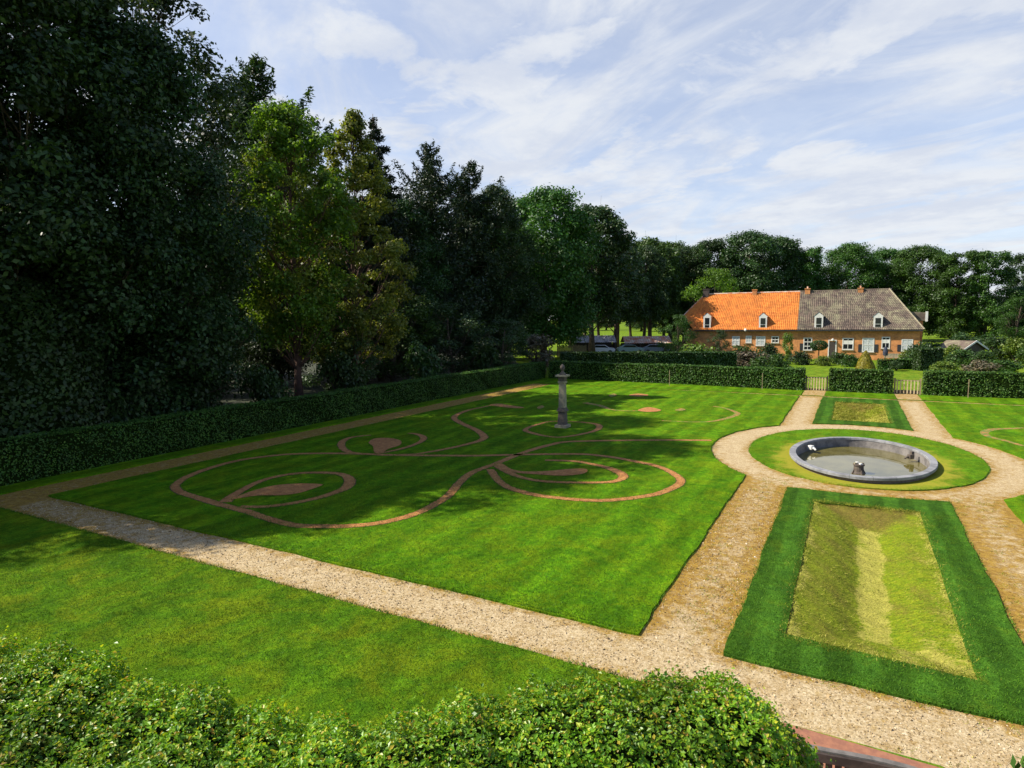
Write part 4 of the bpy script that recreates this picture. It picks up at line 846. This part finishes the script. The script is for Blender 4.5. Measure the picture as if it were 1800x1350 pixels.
# ------------------------------------------------------------------ farmhouse
VW = 95.0
def hx(px, py, v=VW): p = V(px, py, v); return float(p[0]), float(p[2])
def farmhouse():
    xL = hx(1222, 577)[0]; xM = hx(1402, 577)[0]; xR = hx(1622, 577)[0]; ze = hx(1425, 578)[1]; dep = 4.6; yr = VW+dep; zr = V(1425, 513, yr)[2]; yb = VW+9.2
    xRl = V(1240, 515, yr)[0]; xJ = V(1407, 512, yr)[0]; xRr = V(1563, 509, yr)[0]
    pc = V(1201, 556, VW+2.2); xc, zcn = pc[0], pc[2]
    print('house', xL, xM, xR, ze, zr, xRl, xRr, xc, zcn)
    out = []
    def roof_plane(A, Bq, Cq, Dq, m, name, parent, rows=24, pitch=.34):
        """tiles as rows of rounded strips over the quad A-B (eave) C-D (ridge)"""
        A, Bq, Cq, Dq = map(np.array, (A, Bq, Cq, Dq)); b = MB()
        L0 = np.linalg.norm(Bq-A); nc = max(3, int(L0/.25)); up = np.cross(Bq-A, Dq-A); up /= np.linalg.norm(up)
        if up[2] < 0: up = -up
        for i in range(rows):
            t0, t1 = i/rows, (i+1)/rows+.012
            l0, l1 = A+(Dq-A)*t0, A+(Dq-A)*min(t1, 1); r0, r1 = Bq+(Cq-Bq)*t0, Bq+(Cq-Bq)*min(t1, 1)
            w0 = np.linalg.norm(r0-l0); n = max(1, int(round(w0/.25)))
            for j in range(n):
                u0, u1 = j/n, (j+1)/n; q = []
                for uu, hgt in ((u0, .0), (u0+(u1-u0)*.3, .055), (u0+(u1-u0)*.62, .05), (u1, .0)):
                    q.append(l0+(r0-l0)*uu+up*(hgt+.06)); 
                q2 = []
                for uu, hgt in ((u0, .0), (u0+(u1-u0)*.3, .055), (u0+(u1-u0)*.62, .05), (u1, .0)):
                    q2.append(l1+(r1-l1)*uu+up*(hgt+.02))
                b.add(q+q2, [(0, 1, 5, 4), (1, 2, 6, 5), (2, 3, 7, 6)])
        b.add([A, Bq, Cq, Dq], [(0, 1, 2, 3)])
        return b.build(name, m, parent)
    def half(x0, x1, label, tile, left):
        o = empty('brick_farmhouse', ((x0+x1)/2, VW+4.5, 0)); ox, oy = (x0+x1)/2, VW+4.5
        def P(b, nm, m, par=o, **k): 
            q = b.build(nm, m, par, **k); return q
        def S(b): b.v = [(a-ox, c-oy, d) for a, c, d in b.v]; return b
        w = MB()
        if left:
            poly = [(x0+.5, VW), (x1, VW), (x1, yb), (xc+.8, yb), (xc+.5, VW+2.2)]
            n = len(poly); w.add([(a, c, 0) for a, c in poly]+[(a, c, ze) for a, c in poly], [(i, (i+1) % n, (i+1) % n+n, i+n) for i in range(n)]+[tuple(range(n, 2*n))])
        else: w.box(x0, x1-.25, VW, yb, 0, ze)
        P(S(w), 'wall', M_brick)
        ev = .42; sl = (zr-ze)/dep; zev = ze-ev*sl*.3
        rf = empty('roof', (0, 0, 0)); rf.parent = o
        C.objects.unlink(rf); bpy.data.objects.remove(rf)
        if left:
            r = roof_plane((xL-.1-ox, VW-ev-oy, zev), (xM-ox, VW-ev-oy, zev), (xJ-ox, yr-oy, zr), (xRl-ox, yr-oy, zr), tile, 'roof', o)
            roof_plane((xc-ox, VW+2.2-oy, zcn), (xL-.1-ox, VW-ev-oy, zev), (xRl+.05-ox, yr-oy, zr), (xRl-ox, yr-oy, zr), tile, 'roof', o, rows=18)
            b = MB(); b.add([(xc, VW+2.2, zcn), (xRl, yr, zr), (xc+.3, yb+.3, ze)], [(0, 1, 2)]); b.add([(xRl, yr, zr), (xJ, yr, zr), (x1, yb+.3, ze-.2), (xc+.3, yb+.3, ze-.2)], [(0, 1, 2, 3)]); P(S(b), 'rear_roof', tile)
            b = MB(); b.tube([(xc, VW+2.2, zcn+.08), (xRl, yr, zr+.1)], .09, 8); P(S(b), 'verge', M_tile_red)
        else:
            xe = xR+.15
            r = roof_plane((xM-ox, VW-ev-oy, zev), (xe-ox, VW-ev-oy, zev), (xRr-ox, yr-oy, zr+.05), (xJ-ox, yr-oy, zr), tile, 'roof', o)
            b = MB(); b.add([(xe, VW-ev, zev), (xe+.2, yb+.3, zev), (xRr, yr, zr+.05)], [(0, 1, 2)]); b.add([(xRr, yr, zr+.05), (xJ, yr, zr), (x0, yb+.3, zev), (xe+.2, yb+.3, zev)], [(0, 1, 2, 3)]); P(S(b), 'rear_roof', tile)
            b = MB(); b.tube([(xe, VW-ev, zev+.09), (xRr, yr, zr+.14)], .10, 8); P(S(b), 'hip_ridge', M_stone)
        b = MB(); b.tube([((xRl if left else xJ), yr, zr+.08), ((xJ if left else xRr), yr, zr+.08)], .11, 8); P(S(b), 'ridge_tiles', tile if not left else M_tile_red)
        b = MB(); xa, xb = (xL, xM-.002) if left else (xM+.002, xR); b.box(xa, xb, VW-ev-.10, VW-ev+.02, zev-.16, zev-.02); b.box(xa+.1, xb-.1, VW-ev+.03, VW-.003, zev-.10, zev-.04); P(S(b), 'gutter', M_black)
        return o, S, P, rf if False else r, ev, sl, zev
    def chimney(par, S, px, pyt, w, hh, m=None, pots=True):
        p = V(px, pyt, yr); b = MB(); z1 = p[2]; b.box(p[0]-w/2, p[0]+w/2, yr-w/2-.1, yr+w/2-.1, zr-.9, z1-.12); b.box(p[0]-w/2-.06, p[0]+w/2+.06, yr-w/2-.16, yr+w/2-.04, z1-.118, z1); S(b).build('chimney', m or M_brick, par)
        if pots: q = MB(); q.lathe([(.1, z1+.002), (.12, z1+.28), (.0, z1+.28)], 10, p[0], yr-.1); S(q).build('chimney_pot', M_tile_red, par)
    def dormer(par, S, px, pyb, pyt, w, sl, ev, zev, tile):
        x = hx(px, pyb, VW-.1)[0]; z0 = zev+.22; z1 = hx(px, pyt, VW)[1]; zh = z1-.55; yb_ = VW-.15
        yk = lambda z: VW-ev+(z-zev)/((zr-zev)/(dep+ev))
        b = MB(); b.prism([(x-w/2, z0), (x+w/2, z0), (x+w/2, zh), (x-w/2, zh)], yb_, yk(zh)+.1)
        cheek = S(b).build('dormer', M_tile_red if tile is M_tile_o else M_darkwood, par)
        fr = MB(); fr.prism([(x-w/2-.05, z0-.05), (x+w/2+.05, z0-.05), (x+w/2+.05, zh), (x+w/2+.20, zh), (x, z1), (x-w/2-.20, zh), (x-w/2-.05, zh)], yb_-.08, yb_-.003); S(fr).build('dormer_front', M_white, cheek)
        wn = MB(); wn.box(x-w/2+.16, x+w/2-.16, yb_-.10, yb_-.083, z0+.16, z0+.50); wn.box(x-w/2+.16, x+w/2-.16, yb_-.10, yb_-.083, z0+.58, zh-.18); S(wn).build('window_pane', M_glass, cheek)
        rf = MB()
        for sg in (-1, 1):
            rf.add([(x, yb_-.12, z1+.05), (x+sg*(w/2+.22), yb_-.12, zh-.02), (x+sg*(w/2+.22), yk(zh)+.2, zh-.02), (x, yk(z1)+.2, z1+.05)], [(0, 1, 2, 3)])
        S(rf).build('dormer_roof', tile, cheek)
    def window(par, S, x0, x1, y0, y1, bars=1, shutters=False, curtain=False, blind=0, name='window'):
        a, zt = hx(x0, y0); b_, zb = hx(x1, y1); fw = .12; b = MB()
        b.box(a, b_, VW-.05, VW-.003, zt-fw, zt); b.box(a, b_, VW-.05, VW-.003, zb, zb+fw); b.box(a, a+fw, VW-.05, VW-.003, zb+fw, zt-fw); b.box(b_-fw, b_, VW-.05, VW-.003, zb+fw, zt-fw)
        for k in range(1, bars+1):
            zz = zb+(zt-zb)*(.5 if bars == 1 else k/(bars+1)); b.box(a+fw, b_-fw, VW-.045, VW-.003, zz-.05, zz+.05)
        xm = (a+b_)/2; b.box(xm-.03, xm+.03, VW-.044, VW-.003, zb+fw, zt-fw)
        f = S(b).build(name, M_white, par)
        g = MB(); g.box(a+fw, b_-fw, VW-.02, VW-.004, zb+fw, zt-fw); S(g).build('pane', M_curtain if curtain else M_glass, f)
        if blind: g = MB(); zz = zt-fw-(zt-zb)*blind; g.box(a+fw, b_-fw, VW-.03, VW-.021, zz, zt-fw-.22); S(g).build('blind', M_white, f)
        s = MB(); s.box(a-.08, b_+.08, VW-.14, VW-.003, zb-.09, zb-.003); S(s).build('sill', M_stone, f)
        if shutters:
            for xx in (a-.02-.42, b_+.02): q = MB(); q.box(xx, xx+.42, VW-.05, VW-.003, zb, zb+(zt-zb)*.55); S(q).build('shutter', M_black, par)
    oL, SL, PL, rl, ev, sl, zev = half(xL, xM, 'a', M_tile_o, True)
    tag(oL, 'low brick farmhouse half with bright orange tiled roof beyond the far hedge', 'house')
    oR, SR, PR, rr, *_ = half(xM+.004, xR, 'b', M_tile_g, False)
    tag(oR, 'low brick farmhouse half with lichened grey-brown roof beyond the gates', 'house')
    chimney(rl, lambda b: SL(b), 1242, 508, .8, 1, M_darkwood, False); chimney(rl, lambda b: SL(b), 1327, 509, .6, 1, M_brick, False)
    chimney(rr, lambda b: SR(b), 1420, 507, .65, 1); chimney(rr, lambda b: SR(b), 1513, 506, .65, 1)
    for px in (1243, 1341): dormer(rl, lambda b: SL(b), px, 574, 550, .95, sl, ev, zev, M_tile_o)
    for px in (1439, 1543): dormer(rr, lambda b: SR(b), px, 574, 549, .95, sl, ev, zev, M_tile_g)
    for (a, b, c, d) in [(1287, 1300, 591, 607), (1311, 1321, 590, 603), (1329, 1345, 591, 608)]: window(oL, SL, a, b, c, d, curtain=True)
    window(oL, SL, 1356, 1369, 591, 603); window(oR, SR, 1412.5, 1427, 593.5, 616, bars=2, shutters=True)
    window(oR, SR, 1481, 1500, 594, 615, blind=.42); window(oR, SR, 1516, 1536, 594, 619, shutters=True, curtain=True)
    window(oR, SR, 1550, 1564, 592, 613, blind=.4); window(oR, SR, 1585, 1604, 596, 618, bars=1, shutters=True, curtain=True)
    a, zt = hx(1458, 596); b_, _ = hx(1469, 596)
    d = MB(); d.box(a, b_, VW-.04, VW-.004, .1, 2.35); dd = SR(d).build('door', M_darkwood, oR); d = MB(); d.box(a-.14, a-.003, VW-.08, VW-.003, .0, 2.5); d.box(b_+.003, b_+.14, VW-.08, VW-.003, 0, 2.5); d.box(a-.14, b_+.14, VW-.08, VW-.003, 2.503, 2.63); SR(d).build('door_frame', M_white, dd); d = MB(); d.box(b_-.16, b_-.10, VW-.08, VW-.041, 1.05, 1.2); SR(d).build('handle', M_stone, dd)
    # small wall lantern and plaque
    a, z = hx(1311, 580); d = MB(); d.lathe([(0, z-.22), (.2, z-.16), (.24, z), (.16, z+.18), (0, z+.24)], 12, a, VW-.35); d.box(a-.03, a+.03, VW-.2, VW-.003, z+.1, z+.16); SL(d).build('wall_lantern', M_white, oL)
    a, z = hx(1464, 597); d = MB(); d.lathe([(0, z-.2), (.16, z-.12), (.16, z+.08), (0, z+.18)], 12, a, VW-.3); SR(d).build('door_lantern', M_white, oR)
    # low extension behind the right hand end with a white verge board
    p0 = V(1606, 548, VW+6); p1 = V(1625, 548, VW+6); o = oR; d = MB(); d.box(p0[0]-1.5, p1[0]-.2, VW+4.6, VW+8, 0, p0[2]-1.2); SR(d).build('rear_wing', M_brick, o)
    d = MB(); d.prism([(p0[0]-1.5, p0[2]-1.2), (p1[0], p0[2]-1.2), (p1[0], p0[2]-.1), (p0[0]-.6, p0[2])], VW+4.4, VW+8.2); SR(d).build('rear_wing_roof', M_tile_g, o)
    d = MB(); d.box(p1[0]+.003, p1[0]+.28, VW+4.3, VW+4.5, p0[2]-1.3, p0[2]+.02); SR(d).build('verge_board', M_white, o)
farmhouse()

# ------------------------------------------------------------------ sheds and cars under the trees
def shed(px0, px1, pyr, d, label, m, walls=False):
    p0, p1 = Dd(px0, pyr, d), Dd(px1, pyr, d); L_ = np.linalg.norm((p1-p0)[:2]); z1 = (p0[2]+p1[2])/2; o = empty('open_shed', (p0[0], p0[1], 0), math.atan2(p1[1]-p0[1], p1[0]-p0[0]))
    b = MB(); n = int(L_/.4)
    for i in range(n):
        x0, x1 = L_*i/n, L_*(i+1)/n; xm = (x0+x1)/2
        b.add([(x0, -2.4, z1-1.15), (xm, -2.4, z1-1.09), (x1, -2.4, z1-1.15), (x0, 0, z1), (xm, 0, z1+.06), (x1, 0, z1), (x0, 2.4, z1-1.15), (xm, 2.4, z1-1.09), (x1, 2.4, z1-1.15)], [(0, 1, 4, 3), (1, 2, 5, 4), (3, 4, 7, 6), (4, 5, 8, 7)])
    b.build('roof', m, o)
    b = MB(); b.box(.1, L_-.1, 1.9, 2.1, 0, z1-1.2); b.build('back_wall', M_darkwood, o)
    for x in np.linspace(.15, L_-.15, 4): q = MB(); q.box(x-.08, x+.08, -2.2, -2.04, 0, z1-1.17); q.build('post', M_darkwood, o)
    return tag(o, label, 'shed')
shed(1008, 1080, 590, 112, 'long open shed with pale grey roof under the far trees', M_tile_grey)
shed(1094, 1176, 591, 110, 'long open shed with rusty red and cream roof left of the farmhouse', M_tile_red)
def car(px, py, d, ang, paint, label):
    p = Dd(px, py, d); o = empty('parked_car', (p[0], p[1], 0), ang); 
    side = [(-2.1, .35), (2.1, .35), (2.15, .75), (1.95, .92), (1.15, 1.0), (.55, 1.42), (-1.0, 1.45), (-1.75, 1.05), (-2.12, .95)]
    b = MB(); b.prism(side, -.82, .82); b.build('body', paint, o, bevel=.05)
    g = MB(); g.prism([(1.02, 1.02), (.52, 1.38), (-.95, 1.40), (-1.5, 1.06)], -.83, .83); g.build('window_glass', M_glass, o)
    for x in (-1.3, 1.35):
        for y in (-.8, .8): w = MB(); w.tube([(x, y-.1, .32), (x, y+.1, .32)], .32, 14); w.build('wheel', M_black, o)
    for y in (-.6, .6): h = MB(); h.box(2.12, 2.18, y-.15, y+.15, .6, .75); h.build('headlight', M_white, o)
    return tag(o, label, 'car', 'cars parked by the sheds')
car(1058, 612, 104, .35, simple('white car paint', (.66, .68, .72), None, rough=.25), 'white parked car in front of the grey shed roof')
car(1108, 612, 104, .5, simple('pale green car paint', (.30, .42, .38), None, rough=.25), 'pale green parked car in front of the red shed roof, left one')
car(1153, 613, 104, .3, simple('grey blue car paint', (.20, .25, .28), None, rough=.25), 'grey-blue parked car in front of the red shed, nearer the farmhouse')
# reed fence at the left of the sheds
p0, p1 = Dd(980, 610, 96), Dd(1030, 610, 96); o = empty('reed_fence', (p0[0], p0[1], 0), math.atan2(p1[1]-p0[1], p1[0]-p0[0])); b = MB(); r = np.random.default_rng(2); L_ = np.linalg.norm((p1-p0)[:2])
for x in np.arange(0, L_, .12): b.box(x, x+.10, -.03+r.normal()*.02, .03, 0, 1.75+r.normal()*.05)
b.build('reed_panel', simple('dry reed', (.30, .23, .10), (.20, .15, .07), 4, .9), o)
for x in (0, L_/2, L_): q = MB(); q.box(x-.06, x+.06, .05, .15, 0, 1.9); q.build('post', M_darkwood, o)
tag(o, 'beige reed fence left of the grey shed', 'fence')

# ------------------------------------------------------------------ farmhouse garden
def B(kind, px, py_top, d, w, label, m, name='garden_shrub', cat='shrub', **k):
    p = Dd(px, py_top, d); return bush(kind, p[0], p[1], w, max(.4, p[2]), label, m=m, name=name, cat=cat, **k)
B('b3', 945, 585, 66, 2.3, 'brownish green shrub at the corner where the two hedges meet', M_pink)
p = Dd(1193, 552, 80); tree('small', p[0], p[1], p[2], 'dark bushy tree covering the left corner of the orange-roofed house', m=M_green, wide=1.0)
p = Dd(1265, 578, 78); tree('small', p[0], p[1], p[2], 'dark green small tree in front of the orange-roofed wall', m=M_oak, wide=.85)
B('b2', 1228, 605, 72, 2.6, 'yellow-green spreading bush below the orange-roofed house', M_brightshrub)
B('b3', 1385, 583, 82, 1.0, 'tall yellow-green shrub between the orange and grey roofed halves', M_brightshrub)
B('b2', 1310, 608, 76, 2.2, 'green shrub under the curtained windows', M_green)
B('b2', 1315, 618, 70, 2.6, 'dusty pinkish flowering shrub in front of the curtained windows', M_pink)
B('b2', 1355, 604, 78, 1.6, 'dark green shrub right of the curtained windows', M_oak)
B('b2', 1410, 618, 76, 1.7, 'dark shrub below the shuttered window', M_oak)
B('b2', 1372, 622, 70, 1.5, 'green shrub in front of the tall yellow-green shrub', M_green)
B('b2', 1480, 620, 76, 1.7, 'greyish green shrub beside the front door', M_green)
B('b2', 1497, 624, 72, 1.3, 'leafy shrub just left of the golden clipped cone', M_green)
B('b2', 1450, 626, 74, 1.3, 'low shrub under the small clipped tree', M_brightshrub)
B('b2', 1600, 615, 76, 1.3, 'golden green shrub under the rightmost farmhouse window', M_brightshrub)
B('b2', 1590, 628, 70, 1.2, 'dark shrub right of the garden bench', M_oak)
B('b1', 1577, 634, 66, .9, 'small dark clipped bush near the right gate', M_oak)
B('b1', 1620, 600, 72, 1.6, 'dark shrub at the right corner of the grey-roofed house', M_oak)
p0, p1 = Dd(1150, 620, 66), Dd(1292, 620, 66); hedge('clipped_hedge', p0[0], p0[1], p1[0], p1[1], 1.2, p0[2], 120, .16, 'dark clipped hedge in the farmhouse garden below the yellow-green bush', seed=6, m=M_oak)
p0, p1 = Dd(1545, 632, 68), Dd(1605, 633, 68); hedge('clipped_hedge', p0[0], p0[1], p1[0], p1[1], .8, p0[2], 120, .15, 'low clipped hedge below the garden bench', seed=7)
p0, p1 = Dd(1612, 613, 66), Dd(1652, 614, 66); hedge('clipped_hedge', p0[0], p0[1], p1[0], p1[1], 1.4, p0[2], 120, .16, 'dark clipped hedge block right of the grey-roofed house', seed=8, m=M_oak)
p0, p1 = Dd(985, 620, 64), Dd(1150, 621, 64); hedge('clipped_hedge', p0[0], p0[1], p1[0], p1[1], 1.0, p0[2], 110, .16, 'dark hedge in front of the parked cars', seed=9, m=M_oak)
x, y, h = attop(1522, 617, d=66); yew_cone(x, y, h, 1.0, 'golden clipped cone in front of the grey-roofed house', M_gold, n=7000, leaf=.10, core=M_gold, squash=.25)
# small clipped ball tree
p = Dd(1440, 598, 80); o = empty('clipped_ball_tree', (p[0], p[1], 0)); b = MB(); b.tube([(0, 0, 0), (.02, 0, p[2]-1.0)], [.07, .06], 8); b.build('trunk', M_bark, o)
r = np.random.default_rng(9); d = sph(3000, r); v, f = leaves(d*[1.0, .9, .62]*(1+r.normal(0, .04, 3000))[:, None]+[0, 0, p[2]-.65], d, .14, .09, r); obj('crown', mesh('crown', v, f), M_oak, o); tag(o, 'small clipped ball tree on a stem in front of the left shuttered window', 'tree')
# bench and garden table
p = Dd(1573, 628, 80); o = empty('garden_bench', (p[0], p[1], 0)); b = MB(); b.box(-1.2, 1.2, -.25, .25, .42, .48); b.build('seat', M_stone, o); b = MB(); b.box(-1.2, 1.2, .25, .31, .5, .95); b.build('backrest', M_stone, o)
for x in (-1.1, 1.1):
    for yy in (-.2, .2): b = MB(); b.box(x-.04, x+.04, yy-.04, yy+.04, 0, .418); b.build('leg', M_darkwood, o)
tag(o, 'grey garden bench in front of the right part of the grey-roofed house', 'bench')
p = Dd(1557, 609, 79); o = empty('folded_parasol', (p[0], p[1], 0)); b = MB(); b.tube([(0, 0, 0), (0, 0, p[2])], .03, 6); b.build('pole', M_darkwood, o); b = MB(); b.lathe([(.0, .75), (.26, .8), (.3, 1.2), (.2, 1.7), (.06, p[2]-.05), (0, p[2])], 10); b.build('cover', simple('navy cloth', (.02, .025, .05), (.04, .045, .07), 4, .8), o); tag(o, 'dark navy folded parasol left of the garden bench', 'parasol')
# white-edged little shed on the right
def little_shed():
    A_, Bp, Cp = Dd(1686, 614, 78), Dd(1713, 599, 78), Dd(1739, 615, 78); w = np.linalg.norm((Cp-A_)[:2]); o = empty('garden_shed', ((A_[0]+Cp[0])/2, (A_[1]+Cp[1])/2, 0), math.atan2(Cp[1]-A_[1], Cp[0]-A_[0])+.25); ze, zp = A_[2], Bp[2]; h = w/2
    b = MB(); b.prism([(-h+.2, 0), (h-.2, 0), (h-.2, ze), (0, zp-.15), (-h+.2, ze)], 0, 3.6); b.build('wall', M_darkwood, o)
    b = MB()
    for sg in (-1, 1): b.add([(0, -.2, zp), (sg*h, -.2, ze), (sg*h, 3.8, ze), (0, 3.8, zp), (0, -.2, zp-.08), (sg*h, -.2, ze-.08), (sg*h, 3.8, ze-.08), (0, 3.8, zp-.08)], [(0, 1, 2, 3), (4, 5, 6, 7), (1, 2, 6, 5)])
    b.build('roof', M_tile_g, o); b = MB()
    for sg in (-1, 1): b.add([(0, -.24, zp+.08), (sg*(h+.1), -.24, ze+.02), (sg*(h+.1), -.24, ze-.18), (0, -.24, zp-.14), (0, -.3, zp+.08), (sg*(h+.1), -.3, ze+.02), (sg*(h+.1), -.3, ze-.18), (0, -.3, zp-.14)], [(0, 1, 5, 4), (2, 3, 7, 6), (4, 5, 6, 7), (0, 1, 2, 3)])
    b.build('barge_board', M_white, o); tag(o, 'little garden shed with white edged gable right of the farmhouse', 'shed')
little_shed()
for kd, px, py, d, w, m, lb in [('b1', 1668, 606, 74, 1.9, M_brightshrub, 'bright green shrub left of the white-edged shed'), ('b2', 1700, 616, 70, 2.3, M_green, 'bright spreading shrub hiding the white-edged shed wall'), ('b2', 1735, 618, 68, 2.0, M_green, 'green shrub right below the white-edged gable'), ('b1', 1765, 612, 76, 1.8, M_oak, 'dark shrub right of the white-edged shed'),
    ('b1', 1790, 594, 74, 2.0, M_brightshrub, 'tall bright shrub at the right edge of the photo'), ('b2', 1665, 636, 62, 1.6, M_brightshrub, 'yellow-green low shrub just behind the right hedge'), ('b2', 1722, 634, 62, 1.8, M_pink, 'dusty olive shrub behind the right hedge'), ('b2', 1770, 634, 62, 1.7, M_green, 'green low shrub behind the right hedge near the photo edge'), ('b1', 1640, 600, 82, 1.8, M_oak, 'dark shrub behind the clipped block at the house corner'), ('b1', 1750, 590, 92, 2.5, M_oak, 'dark shrub behind the white-edged shed'), ('b1', 1700, 585, 98, 3.0, M_oak, 'large dark shrub beyond the white-edged shed'), ('b1', 1815, 610, 70, 2.0, M_green, 'shrub cut by the right edge of the photo'), ('b2', 1340, 628, 66, 1.6, M_green, 'low green shrub behind the far hedge near the left gate')]:
    p = Dd(px, py, d); bush(kd, p[0], p[1], w, p[2], lb, m=m)

# ------------------------------------------------------------------ grass blades (stuff): tufts along every cut edge, rough grass in the hollows
def blades(name, X, Y, Z, hgt, wid, m, label, seed, lean=.5, ldir=None):
    r = np.random.default_rng(seed); n = len(X); a = r.uniform(0, 6.283, n); h = hgt*r.uniform(.5, 1.3, n); w = wid*r.uniform(.6, 1.3, n)
    ld = r.normal(0, lean, (n, 2)) + (np.array(ldir) if ldir is not None else 0); P = np.stack([X, Y, Z], -1); d = np.stack([np.cos(a)*w/2, np.sin(a)*w/2, 0*a], -1)
    tip = P+np.stack([ld[:, 0]*h, ld[:, 1]*h, h], -1); v = np.stack([P-d, P+d, tip], 1).reshape(-1, 3); f = np.arange(n*3).reshape(n, 3)
    return tag(obj(name, mesh(name, v, f), m), label, 'grass', kind='stuff')
M_blade = leafmat('grass blades', [(.035, .10, .008), (.07, .16, .009), (.11, .20, .012)], rough=.6, trans=.25, spec=.15, clump=1.0)
M_straw = leafmat('straw grass', [(.10, .14, .010), (.22, .22, .02), (.42, .38, .09)], rough=.7, trans=.2, spec=.1, clump=2.0)
r = np.random.default_rng(77); EX = []; EY = []
for poly, dn in ((parterre, 55), (bed, 60), (ring, 40), (far_bed, 25), (near_lawn[:1]+[(-1.2, 9.25)], 70)):
    if poly[0] == near_lawn[0]: poly = [near_lawn[0], near_lawn[-1]]
    for i in range(len(poly)):
        p, q = poly[i], poly[(i+1) % len(poly)]; l = math.dist(p, q); n = int(l*dn)
        if p[1] > 45: n = n//3
        t = r.random(n); EX.append(p[0]+(q[0]-p[0])*t+r.normal(0, .03, n)); EY.append(p[1]+(q[1]-p[1])*t+r.normal(0, .03, n))
for e in edges[:7]+edges[10:13]:
    k = np.repeat(np.arange(len(e)), 7); EX.append(e[k, 0]+r.normal(0, .05, len(k))); EY.append(e[k, 1]+r.normal(0, .05, len(k)))
EX = np.concatenate(EX); EY = np.concatenate(EY)
blades('edge_grass', EX, EY, np.full(len(EX), LZ-.02), .055, .02, M_blade, 'green grass blades overhanging the cut lawn edges', 1)
n = 90000; X = r.uniform(-19, -1.3, n); Y = 9.2-r.power(1.6, n)*0-r.uniform(0, 5.5, n); blades('near_grass', X, Y, np.full(n, LZ-.004), .035, .012, M_blade, 'short grass blades on the lawn behind the bright hedge', 2)
n = 120000; X = r.uniform(-16, 2.8, n); Y = 10.75+r.uniform(0, 1, n)**1.5*11; ok = inpoly(X, Y, parterre) | (inpoly(X, Y, bed) & ~inpoly(X, Y, bed_hole)); blades('parterre_grass', X[ok], Y[ok], np.full(ok.sum(), LZ-.004), .035, .013, M_blade, 'short grass blades on the nearer part of the big lawn', 3)
r = np.random.default_rng(55); n = 16000; X = np.r_[r.uniform(-23, 9, n), r.uniform(-3.2, -1.8, n//3)]; Y = np.r_[r.uniform(9.32, 10.7, n), r.uniform(10.8, 22, n//3)]
n = len(X); sz = r.uniform(.006, .018, n)*(1+(r.random(n) < .05)); o3 = r.normal(0, 1, (n, 4, 3)); o3 /= np.linalg.norm(o3, axis=2)[..., None]; o3[:, 3] = [0, 0, 1]; o3[:, :3, 2] = -.2
v = (np.stack([X, Y, np.full(n, .004)], -1)[:, None]+o3*sz[:, None, None]*[1.3, 1.3, .9]).reshape(-1, 3); k = np.arange(n)[:, None]*4; f = np.concatenate([k+[0, 1, 3], k+[1, 2, 3], k+[2, 0, 3]], 1).reshape(-1, 3)
mt, N, L, b, out = newmat('loose stones'); g = N('ShaderNodeNewGeometry'); L(ramp(N, L, g.outputs['Random Per Island'], [(0, (.12, .08, .035)), (.45, (.34, .24, .12)), (.8, (.50, .38, .22)), (1, (.66, .57, .42))], 'LINEAR'), b.inputs['Base Color']); b.inputs['Roughness'].default_value = .9
tag(obj('loose_stones', mesh('loose_stones', v, f), mt), 'loose stones scattered over the gravel paths', 'gravel', kind='stuff')
n = 9000; X = np.r_[r.uniform(-25.3, -23.8, n), r.uniform(-22, 6, n), r.uniform(-3.2, -1.8, n), r.uniform(2.9, 4.3, n)]; Y = np.r_[r.uniform(9.3, 48, n), 9.3+np.where(r.random(n) < .5, r.exponential(.09, n), 1.4-r.exponential(.09, n)), r.uniform(10.8, 24, n), r.uniform(10.8, 24, n)]
cl = np.sin(X*5.1+np.sin(Y*3.7)*2)*np.sin(Y*4.3+np.sin(X*2.9)*2)+r.normal(0, .25, len(X)); ok = cl > .45; blades('path_weeds', X[ok], Y[ok], np.full(ok.sum(), .0), .03, .014, M_straw, 'straggling weeds and dry moss on the gravel paths', 8, .9)
def hollow_blades(Hh, name, n, seed, h, w):
    X, Y, Z = Hh; r = np.random.default_rng(seed); k = r.integers(0, X.size, n); x, y, z = X.ravel()[k]+r.normal(0, .02, n), Y.ravel()[k]+r.normal(0, .02, n), Z.ravel()[k]
    blades(name, x, y, z-.01, h, w, M_straw, 'rough straw-coloured grass in the %s hollow of the central bed' % ('near' if seed == 5 else 'far'), seed, 1.0, (.9, -.1))
k_ = r.random(5000); side = r.integers(0, 4, 5000); bx0, bx1, by0, by1 = -.86, 1.95, 11.85, 21.45
bx = np.choose(side, [bx0+0*k_, bx1+0*k_, bx0+(bx1-bx0)*k_, bx0+(bx1-bx0)*k_])+r.normal(0, .09, 5000); by = np.choose(side, [by0+(by1-by0)*k_, by0+(by1-by0)*k_, by0+0*k_, by1+0*k_])+r.normal(0, .09, 5000)
blades('bank_grass', bx, by, np.full(5000, LZ-.01), .04, .016, M_straw, 'yellowing grass along the brim of the near hollow', 11, .9)
hollow_blades(HB, 'rough_grass', 16000, 5, .035, .013); hollow_blades(HF, 'rough_grass', 9000, 6, .10, .03)
